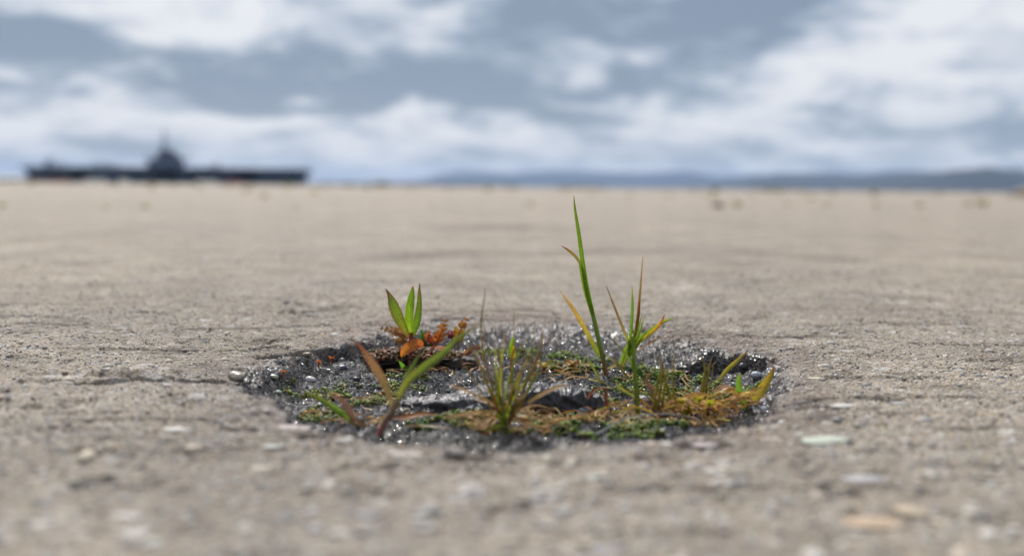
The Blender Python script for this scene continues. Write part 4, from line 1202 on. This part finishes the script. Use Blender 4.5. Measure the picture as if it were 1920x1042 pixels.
def tuft_mesh(seed, c):
    r = random.Random(seed)
    ps = []
    for k in range(16):
        a = r.uniform(0, 6.28); q = r.uniform(.15, .5); h = r.uniform(.25, .6)
        ps.append(ribbon([(0.06 * math.cos(a), .06 * math.sin(a), 0), (q * .6 * math.cos(a), q * .6 * math.sin(a), h * .8), (q * math.cos(a), q * math.sin(a), h * r.uniform(.5, 1))], [.10, .13, .1, .02],
                         [(0, tuple(x * .8 for x in c)), (1, tuple(x * r.uniform(.9, 1.3) for x in c))], .3, (math.cos(a) * .4, math.sin(a) * .4 - .5, .8), 0, 6))
    v, f, cc = join(ps)
    return mesh_data('weed_tuft', v, f, M_LEAF, cc)
tufts = [tuft_mesh(1, (.22, .25, .07)), tuft_mesh(2, (.26, .24, .13)), tuft_mesh(3, (.15, .18, .08)), tuft_mesh(4, (.29, .25, .17))]
spots = [(995, 387, 26, 0, 'bright yellow-green weed tuft standing alone far behind the tall grass'), (1382, 388, 34, 1, None), (1476, 386, 18, 1, None), (1520, 374, 20, 1, None), (1642, 387, 24, 3, None), (1722, 388, 28, 3, None), (1842, 386, 44, 3, None), (1815, 386, 30, 3, None), (4, 389, 30, 0, None),
         (200, 391, 22, 1, None), (272, 391, 28, 1, None), (555, 391, 18, 3, None), (495, 370, 26, 1, None), (1110, 365, 24, 3, None), (1182, 367, 22, 3, None), (1256, 368, 20, 1, None), (1322, 366, 18, 1, None), (1460, 364, 32, 1, None), (1336, 374, 24, 1, None), (811, 390, 16, 3, None), (1552, 386, 22, 3, None), (460, 360, 30, 1, None), (590, 362, 26, 3, None)]
for i, x in enumerate([60, 130, 215, 285, 325, 372, 430, 470, 540, 612, 690, 770, 840, 915, 958, 1060, 1130, 1300, 1340, 1412, 1440, 1505, 1562, 1640, 1700, 1760, 1830]):
    spots.append((x, 351.5 + (x - 960) * .0105 + [4.5, 6, 5, 7.5][i % 4], [26, 16, 22, 34, 14][i % 5], [2, 1, 2, 3][i % 4], None))
for px, py, w, k, lab in spots:
    g = G(px, py)
    o = obj('weed_tuft', tufts[k], None, (g[0], g[1], 0))
    sc = w * g[1] / FPX
    o.scale = (sc * .95, sc * .95, sc * .55); o.rotation_euler = (0, 0, random.uniform(0, 6.28))
    tag(o, lab or ['bright yellow-green weed tuft on the open far pavement at the carrier side', 'olive blurred weed tuft growing in a joint of the far pavement', 'dark green blurred weed tuft near the far edge of the pavement', 'straw coloured blurred weed tuft growing in a joint of the far pavement'][k], 'weed', ['bright', 'olive', 'dark green', 'straw coloured'][k] + ' weed tufts on the far pavement')


def far_stone():
    g = G(1346, 389)
    v, f = lump((0, 0, .010), .033, .025, .020, .3, 3, 23, 26, 14)
    o = obj('brown_stone', mesh_data('brown_stone', v, f, mat_plain('brown_rock', (.25, .165, .14), .8, .35, 60.0)), None, (g[0], g[1], 0))
    tag(o, 'lone reddish brown stone lying on the far pavement beside a weed tuft', 'stone')
far_stone()


def rubble():
    g = P(1925, 368, 27.0)
    root = empty('rubble_heap', (g[0] + .5, g[1], 0), 'low heap of brown rubble and sand at the right on the far pavement', 'rubble')
    m1 = mat_plain('rubble_rock', (.20, .165, .14), .9, .4, 9.0); m2 = mat_plain('sand', (.36, .29, .21), .95, .25, 6.0)
    v, f = lump((.45, .2, .02), 1.3, .6, .30, .25, 3, 31, 60, 20)
    obj('sand_heap', mesh_data('sand_heap', v, f, m2), root)
    for k in range(14):
        v, f = lump((0, 0, 0), 1, .8, .7, .3, 3, 40 + k, 14, 9)
        r = random.uniform(.05, .13)
        o = obj('rock', mesh_data('rock', v * r, f, m1), root, (random.uniform(-1.0, .15), random.uniform(-.4, .1), r * .4 + random.uniform(0, .06)))
rubble()


def leaf_cloud(n, rx, ry, rz, cz, leaf, c, seed):
    r = np.random.default_rng(seed)
    d = r.normal(size=(n, 3)); d /= np.linalg.norm(d, axis=1)[:, None]
    rad = r.uniform(.45, 1.0, (n, 1)) * (1 + .35 * np.sin(d[:, :1] * 5 + seed) * np.cos(d[:, 2:] * 4))
    cen = d * rad * np.array([rx, ry, rz]) + np.array([0, 0, cz])
    a = r.normal(size=(n, 3)); a /= np.linalg.norm(a, axis=1)[:, None]
    b = np.cross(a, r.normal(size=(n, 3))); b /= np.linalg.norm(b, axis=1)[:, None]
    L_ = leaf * r.uniform(.6, 1.3, (n, 1))
    v = np.stack([cen - a * L_, cen + b * L_ * .45, cen + a * L_, cen - b * L_ * .45], 1).reshape(-1, 3)
    f = np.arange(n * 4).reshape(n, 4)
    cc = np.repeat((np.array(c) * r.uniform(.6, 1.35, (n, 1)))[:, None], 4, 1).reshape(-1, 3)
    return v, f, cc


def bush(px, D, wpx, hpx, lab, seed):
    g = P(px, 348, D)
    w, h = wpx * D / FPX, hpx * D / FPX
    root = empty('bush', (g[0], D, 0), lab, 'bush', 'bushes at the far edge of the pavement')
    v, f, c = leaf_cloud(420, w / 2, w / 3, h * .5, h * .52, h * .12, (.06, .11, .04), seed)
    obj('crown', mesh_data('crown', v, f, M_LEAF, c, False), root)
    st = [tube([(0, 0, -.02), (math.cos(a) * w * .12, math.sin(a) * w * .1, h * .35), (math.cos(a) * w * .3, math.sin(a) * w * .2, h * .75)], [h * .035, h * .025, h * .01], [(0, (.09, .06, .04)), (1, (.09, .07, .04))], 6, 5) for a in (0, 1.3, 2.6, 4.0, 5.2)]
    v, f, c = join(st)
    obj('stems', mesh_data('stems', v, f, M_STEM, c), root)
bush(714, 75, 26, 13, 'round dark green bush standing out on the horizon right of the carrier', 3)
bush(652, 120, 22, 9, 'small bush on the horizon between the carrier and the dark green bush', 4)
bush(962, 110, 26, 6, 'low bush on the horizon behind the tall grass', 5)
bush(1448, 110, 34, 7, 'flat bush on the horizon before the blue hills', 6)
bush(1088, 150, 40, 6, 'wide flat bush on the horizon right of the tall grass', 7)

# ------------------------------------------------------------------ water, breakwater, hills
s = NT('bay_water')
pw = s.pos()
nb = s.bump(s.noise(pw, .35, 4, .6), .35, .8)
s.bsdf((.045, .07, .085), .12, nb, .5)
WATER_Z = -3.0
v = [(-60000, -60000, WATER_Z), (60000, -60000, WATER_Z), (60000, 60000, WATER_Z), (-60000, 60000, WATER_Z)]
tag(obj('bay_water', mesh_data('bay_water', v, [(0, 1, 2, 3)], s.m, None, False)), 'grey blue water of the bay', 'water', kind='structure')

M_HILL = mat_plain('hill_scrub', (.022, .026, .030), .95, .3, .0015)


def ridge(name, prof, D, depth, seed, label):
    xs = np.linspace(prof[0][0], prof[-1][0], 150)
    ys = np.interp(xs, [q[0] for q in prof], [q[1] for q in prof])
    hor = 351.5 + (xs - 960) * .0105
    hgt = np.maximum(hor - ys, 0) * D / FPX
    X = (xs - 960) / FPX * D
    k = 15
    t = np.linspace(-1, 1, k)
    TT, XX = np.meshgrid(t, X, indexing='ij')
    HH = np.repeat(hgt[None], k, 0)
    sect = np.cos(TT * np.pi / 2) ** 1.3
    n = fbm(XX / D * 40, TT * 3 + 9, 4, seed) - .5
    z = HH * sect * (1 + .5 * n * (np.abs(TT) > .05)) + HH * .10 * (fbm(XX / D * 70, TT * 0 + 1, 3, seed + 5) - .5) * (sect > .9) + WATER_Z - 1
    y = D + TT * depth + n * depth * .25
    v = np.stack([XX, y, z], -1).reshape(-1, 3)
    idx = np.arange(k * len(X)).reshape(k, len(X))
    f = np.stack([idx[:-1, :-1], idx[:-1, 1:], idx[1:, 1:], idx[1:, :-1]], -1).reshape(-1, 4)
    tag(obj(name, mesh_data(name, v, f, M_HILL)), label, 'hill', kind='structure')
ridge('hills', [(-400, 345), (0, 343), (300, 343), (580, 342), (700, 341), (790, 338), (830, 325), (900, 321), (960, 325), (1020, 320), (1100, 322), (1200, 325), (1285, 321), (1340, 331), (1420, 328), (1600, 330), (1800, 330), (2300, 335)], 23000, 2500, 3, 'farthest pale blue hill range across the bay')
ridge('hills', [(1230, 352), (1330, 346), (1395, 334), (1450, 325), (1520, 324), (1600, 326), (1680, 321), (1740, 321), (1790, 320), (1900, 322), (2000, 330), (2200, 340)], 13500, 1500, 8, 'nearer blue hill range on the right across the bay')
ridge('hills', [(1520, 353), (1640, 341), (1720, 330), (1780, 319), (1840, 314), (1890, 319), (1950, 331), (2060, 340), (2200, 347)], 9500, 900, 12, 'darkest blue hill at the right end of the range')


def breakwater(x0, x1, D, h, lab, seed):
    r = random.Random(seed)
    root = empty('breakwater', P((x0 + x1) / 2, 349, D) * np.array([1, 1, 0]) + np.array([0, 0, WATER_Z]), lab, 'breakwater')
    xs = np.linspace((x0 - 960) / FPX * D, (x1 - 960) / FPX * D, 80)
    t = np.linspace(-1, 1, 9)
    TT, XX = np.meshgrid(t, xs, indexing='ij')
    z = WATER_Z - 1 + (h + 4) * np.cos(TT * np.pi / 2) ** .7 * (.7 + .6 * fbm(XX / 14, TT * 2, 3, seed))
    v = np.stack([XX, D + TT * 12, z], -1).reshape(-1, 3)
    idx = np.arange(9 * 80).reshape(9, 80)
    f = np.stack([idx[:-1, :-1], idx[:-1, 1:], idx[1:, 1:], idx[1:, :-1]], -1).reshape(-1, 4)
    part('rock_bank', v, f, mat_rock, root)
mat_rock = mat_plain('breakwater_rock', (.07, .065, .06), .9, .4, .3)
breakwater(590, 975, 2400, 4.5, 'long dark rock breakwater on the water right of the carrier', 5)
breakwater(1040, 1130, 2100, 4.0, 'short dark breakwater below the far hills beyond the tall grass', 6)
breakwater(1405, 1500, 2300, 5.0, 'short dark breakwater below the near blue hills', 7)

# ------------------------------------------------------------------ aircraft carrier at its berth


def boxv(x0, x1, y0, y1, z0, z1, taper=0.0):
    tx, ty = (x1 - x0) * taper / 2, (y1 - y0) * taper / 2
    v = [(x0, y0, z0), (x1, y0, z0), (x1, y1, z0), (x0, y1, z0), (x0 + tx, y0 + ty, z1), (x1 - tx, y0 + ty, z1), (x1 - tx, y1 - ty, z1), (x0 + tx, y1 - ty, z1)]
    f = [(0, 3, 2, 1), (4, 5, 6, 7), (0, 1, 5, 4), (1, 2, 6, 5), (2, 3, 7, 6), (3, 0, 4, 7)]
    return np.array(v, float), f


def joinbox(bs):
    V, F = [], []
    for v, f in bs:
        o = sum(len(q) for q in V); V.append(v); F += [tuple(i + o for i in q) for q in f]
    return np.vstack(V), F


def carrier():
    D = 950.0
    k = D / FPX
    X = lambda px: (px - 312) * k
    root = empty('aircraft_carrier', ((312 - 960) * k, D, WATER_Z + 1.3), 'dark grey aircraft carrier with stepped island and tall mast moored across the water', 'ship')
    mh = mat_plain('ship_grey_hazed', (.12, .165, .24), .6, .35, .10); md = mat_plain('deck_grey', (.09, .11, .145), .85, .2, .2)  # hull paint lightened to blue-grey so its colour carries the haze
    ml = mat_plain('ship_light_grey', (.24, .28, .34), .6, .2, .2); mk = mat_plain('opening_dark', (.012, .013, .015), .8, .1, .5)

    def P_(name, vf, m, par=root):
        return obj(name, mesh_data(name, vf[0], vf[1], m, None, False), par)
    # hull: bow to the left, flared; square stern
    st = [(48, 0.2, .3), (60, 1.5, 7), (80, 6, 12), (120, 11, 15), (200, 15, 17), (330, 16, 17), (450, 15, 17), (530, 13, 16), (572, 11, 15)]
    n = 7; V = []
    for px, bw, bd in st:
        rake = 9 * max(0, (120 - px) / 72) ** 2
        for j in range(n):
            t = j / (n - 1); z = -4 + 19.2 * t
            b = bw + (bd - bw) * t ** 2
            V.append((X(px) + rake * (1 - t), -b, z))
        for j in range(n - 1, -1, -1):
            t = j / (n - 1); z = -4 + 19.2 * t
            V.append((X(px) + rake * (1 - t), bw + (bd - bw) * t ** 2, z))
    m = 2 * n; F = []
    for i in range(len(st) - 1):
        for j in range(m - 1):
            F.append((i * m + j, (i + 1) * m + j, (i + 1) * m + j + 1, i * m + j + 1))
    F.append(tuple(range((len(st) - 1) * m, len(st) * m))); F.append(tuple(range(m - 1, -1, -1)))
    P_('hull', (np.array(V), F), mh)
    # flight deck with angled overhang
    out = [(44, -4), (60, -16), (110, -20), (200, -22), (300, -34), (440, -34), (500, -25), (578, -20), (578, 18), (460, 24), (330, 30), (230, 26), (120, 18), (60, 14), (44, 4)]
    V = [(X(a), b, 15.2) for a, b in out] + [(X(a), b, 16.7) for a, b in out]
    q = len(out)
    F = [tuple(range(q - 1, -1, -1)), tuple(range(q, 2 * q))] + [(i, (i + 1) % q, (i + 1) % q + q, i + q) for i in range(q)]
    P_('flight_deck', (np.array(V), F), md)
    # hangar openings and lifts on the near side
    for a, b in [(150, 185), (300, 345), (455, 490)]:
        P_('hangar_opening', boxv(X(a), X(b), -18.6, -14, 6.5, 13.6), mk)
    for a, b, z in [(90, 104, 10), (225, 240, 10.5), (390, 410, 10.5), (520, 548, 9.5)]:
        P_('sponson', boxv(X(a), X(b), -23, -12, z, z + 3.2, .12), mh)
    for a, b in [(70, 140), (190, 290), (350, 445), (495, 570)]:
        P_('catwalk', boxv(X(a), X(b), -24.5 if a < 300 else -27, -15, 13.2, 14.0), mh)
    # island, in tiers
    isl = P_('island', joinbox([boxv(X(273), X(335), 6, 20, 16.7, 24.5, .02), boxv(X(288), X(328), 7, 19, 24.5, 26.5, .02), boxv(X(292), X(322), 8, 18, 26.5, 32.0, .04), boxv(X(295), X(309), 9, 17, 32.0, 34.5, .1)]), mh)
    for a, b, z in [(264, 350, 24.5), (284, 332, 26.5), (289, 325, 32.0)]:
        P_('bridge_wing', boxv(X(a), X(b), 4.5, 21, z, z + .9), ml, isl)
    for i in range(9):
        P_('window', boxv(X(287 + i * 4.3), X(290 + i * 4.3), 7.6, 8.6, 29.0, 30.4), mk, isl)
    P_('funnel', boxv(X(323), X(330), 9, 17, 27.4, 29.0, .15), mh, isl)
    mst = P_('mast', joinbox([boxv(X(301), X(304.4), 11, 14, 34.5, 46.0, .3), boxv(X(302), X(303.6), 12, 13.2, 46.0, 56.5, .3)]), mh)
    P_('yardarm', joinbox([boxv(X(294), X(312), 12, 13, 44.5, 45.2), boxv(X(297), X(309), 12, 13, 49.5, 50.1)]), mh, mst)
    P_('radar', boxv(X(298), X(309), 10, 11, 38.0, 40.0), ml, mst)
    P_('radar', boxv(X(312), X(318), 10, 11, 32.4, 34.6), ml, mst)
    for px, h in [(268, 30), (345, 29.5)]:
        P_('whip_aerial', boxv(X(px), X(px + 1.2), 12, 12.6, 24, h + 3), mh)
    P_('deck_crane', joinbox([boxv(X(92), X(97), -6, -2, 16.7, 23.5, .3), boxv(X(88), X(110), -5, -3, 22.3, 23.5)]), mh)
    P_('round_down', boxv(X(560), X(582), -18, 16, 12.8, 15.1), mh)
    # parked aircraft: things of their own
    for px, yy, rz, lab in [(120, -8, .5, 'parked jet on the carrier deck near the bow crane'), (198, -12, -.4, 'parked jet on the carrier deck between bow crane and island'), (215, -2, .9, 'second parked jet close before the island'), (410, -14, 2.6, 'parked jet on the carrier deck behind the island')]:
        a = empty('parked_jet', ((px - 960) * k, D + yy, WATER_Z + 18.0), lab, 'aircraft', 'aircraft parked on the carrier deck')
        a.rotation_euler = (0, 0, rz)
        v, f, c = tube([(-8, 0, 2.2), (-5, 0, 2.3), (2, 0, 2.4), (8, 0, 1.8)], [.6, 1.0, 1.1, .2], [(0, (.1, .1, .1)), (1, (.1, .1, .1))], 12, 8)
        obj('fuselage', mesh_data('fuselage', v, f, ml), a)
        P_('wing', joinbox([boxv(-3, 1.5, -6, 6, 2.0, 2.3, .1)]), ml, a)
        P_('tail_fin', boxv(-7.8, -5, -.15, .15, 2.6, 5.4, .45), ml, a)
        for gx_, gy_ in ((4, 0), (-2.4, -1.6), (-2.4, 1.6)):
            P_('undercarriage_leg', boxv(gx_, gx_ + .4, gy_ - .2, gy_ + .2, -.02, 2), mk, a)
carrier()

# ------------------------------------------------------------------ quayside things before the carrier


def van(px, D, lab, paint):
    g = P(px, 348, D)
    root = empty('delivery_van', (g[0], D, 0), lab, 'van', 'vans on the quay before the carrier')
    mg = bpy.data.materials.get('van_glass') or mat_plain('van_glass', (.02, .025, .03), .1, .1, 1, .6)
    mt = bpy.data.materials.get('tyre') or mat_plain('tyre', (.02, .02, .02), .85, .1, 2)
    side = [(-3, .45), (-3, 2.5), (-2.7, 2.7), (1.5, 2.7), (2.3, 1.7), (3, 1.4), (3.1, .45)]
    n = len(side)
    V = [(x, -1, z) for x, z in side] + [(x, 1, z) for x, z in side]
    F = [tuple(range(n)), tuple(range(2 * n - 1, n - 1, -1))] + [(i, i + n, (i + 1) % n + n, (i + 1) % n) for i in range(n)]
    obj('body', mesh_data('body', np.array(V, float), F, paint, None, False), root)
    v, f = boxv(1.0, 1.85, -1.02, 1.02, 1.75, 2.3, .25); obj('window', mesh_data('window', v, f, mg, None, False), root)
    for sx in (-2, 2):
        for sy in (-.95, .95):
            a = np.linspace(0, 2 * np.pi, 14, endpoint=False)
            v = [(sx + .36 * math.cos(q), sy + w, .36 + .36 * math.sin(q)) for w in (-.12, .12) for q in a]
            f = [tuple(range(13, -1, -1)), tuple(range(14, 28))] + [(i, (i + 1) % 14, (i + 1) % 14 + 14, i + 14) for i in range(14)]
            obj('wheel', mesh_data('wheel', np.array(v), f, mt, None, False), root)


def container(px, D, c, lab):
    g = P(px, 348, D)
    root = empty('shipping_container', (g[0], D, 0), lab, 'container')
    m = mat_plain('container_paint', c, .6, .25, .8)
    xs = np.arange(-6, 6.01, .15); V, F = [], []
    for i, x in enumerate(xs):
        d = .05 if (i // 2) % 2 else 0
        V += [(x, -1.2 - d, .15), (x, -1.2 - d, 2.6), (x, 1.2 + d, 2.6), (x, 1.2 + d, .15)]
    for i in range(len(xs) - 1):
        a, b = i * 4, i * 4 + 4
        F += [(a, b, b + 1, a + 1), (a + 1, b + 1, b + 2, a + 2), (a + 2, b + 2, b + 3, a + 3), (a + 3, b + 3, b, a)]
    F += [(0, 1, 2, 3), tuple(len(V) - 4 + j for j in (3, 2, 1, 0))]
    obj('shell', mesh_data('shell', np.array(V), F, m, None, False), root)
    v, f = joinbox([boxv(-6.08, -5.9, -1.3, 1.3, 0, 2.7), boxv(5.9, 6.08, -1.3, 1.3, 0, 2.7)])
    obj('end_frame', mesh_data('end_frame', v, f, m, None, False), root)
    for yy in (-.6, .6):
        v, f = boxv(6.09, 6.16, yy - .55, yy + .55, .2, 2.5); obj('door', mesh_data('door', v, f, m, None, False), root)


def shed(px, D, lab):
    g = P(px, 348, D)
    root = empty('quay_shed', (g[0], D, 0), lab, 'shed')
    mw = mat_plain('shed_wall', (.55, .54, .52), .8, .12, .6); mr = mat_plain('shed_roof', (.33, .34, .36), .6, .15, .5); mk = mat_plain('shed_door', (.14, .15, .17), .6, .1, .5)
    v, f = boxv(-9, 9, -5, 5, 0, 3.2); obj('wall', mesh_data('wall', v, f, mw, None, False), root)
    V = [(-9.5, -5.5, 3.2), (9.5, -5.5, 3.2), (9.5, 0, 4.6), (-9.5, 0, 4.6), (-9.5, 5.5, 3.2), (9.5, 5.5, 3.2)]
    obj('roof', mesh_data('roof', np.array(V), [(0, 1, 2, 3), (3, 2, 5, 4), (0, 3, 4), (1, 5, 2), (0, 4, 5, 1)], mr, None, False), root)
    for x in (-5, 0, 5):
        v, f = boxv(x - 1.5, x + 1.5, -5.06, -4.9, .02, 2.6); obj('door', mesh_data('door', v, f, mk, None, False), root)
wp = mat_plain('van_white', (.72, .72, .71), .35, .05, 1.0)
van(168, 640, 'white van parked before the bow of the carrier', wp); van(190, 660, 'white van next to the brick red container before the carrier', wp); van(233, 640, 'white van parked left of the island before the carrier', wp)
van(378, 640, 'white van parked right of the island before the carrier', wp); van(398, 655, 'white van beside the dark red container before the carrier', wp)
container(66, 690, (.26, .13, .08), 'rusty brown shipping container before the bow of the carrier'); container(112, 690, (.30, .085, .05), 'brick red shipping container before the carrier'); container(438, 690, (.28, .06, .05), 'dark red shipping container before the stern half of the carrier')
shed(20, 720, 'low pale shed on the quay left of the carrier')

# ------------------------------------------------------------------ the air over the bay
v, f = boxv(-34000, 34000, -3000, 30000, WATER_Z - 8.0, 460.0)
hm = bpy.data.materials.new('haze_air'); hm.use_nodes = True
hn = hm.node_tree.nodes; hn.clear()
ho = hn.new('ShaderNodeOutputMaterial'); hv = hn.new('ShaderNodeVolumePrincipled')
hv.inputs['Color'].default_value = (.48, .67, 1.0, 1); hv.inputs['Density'].default_value = 2.7e-5; hv.inputs['Anisotropy'].default_value = 0.0
hm.node_tree.links.new(hv.outputs[0], ho.inputs['Volume'])
tag(obj('haze', mesh_data('haze', v, f, hm, None, False)), 'pale blue haze over the bay', 'haze', kind='stuff')
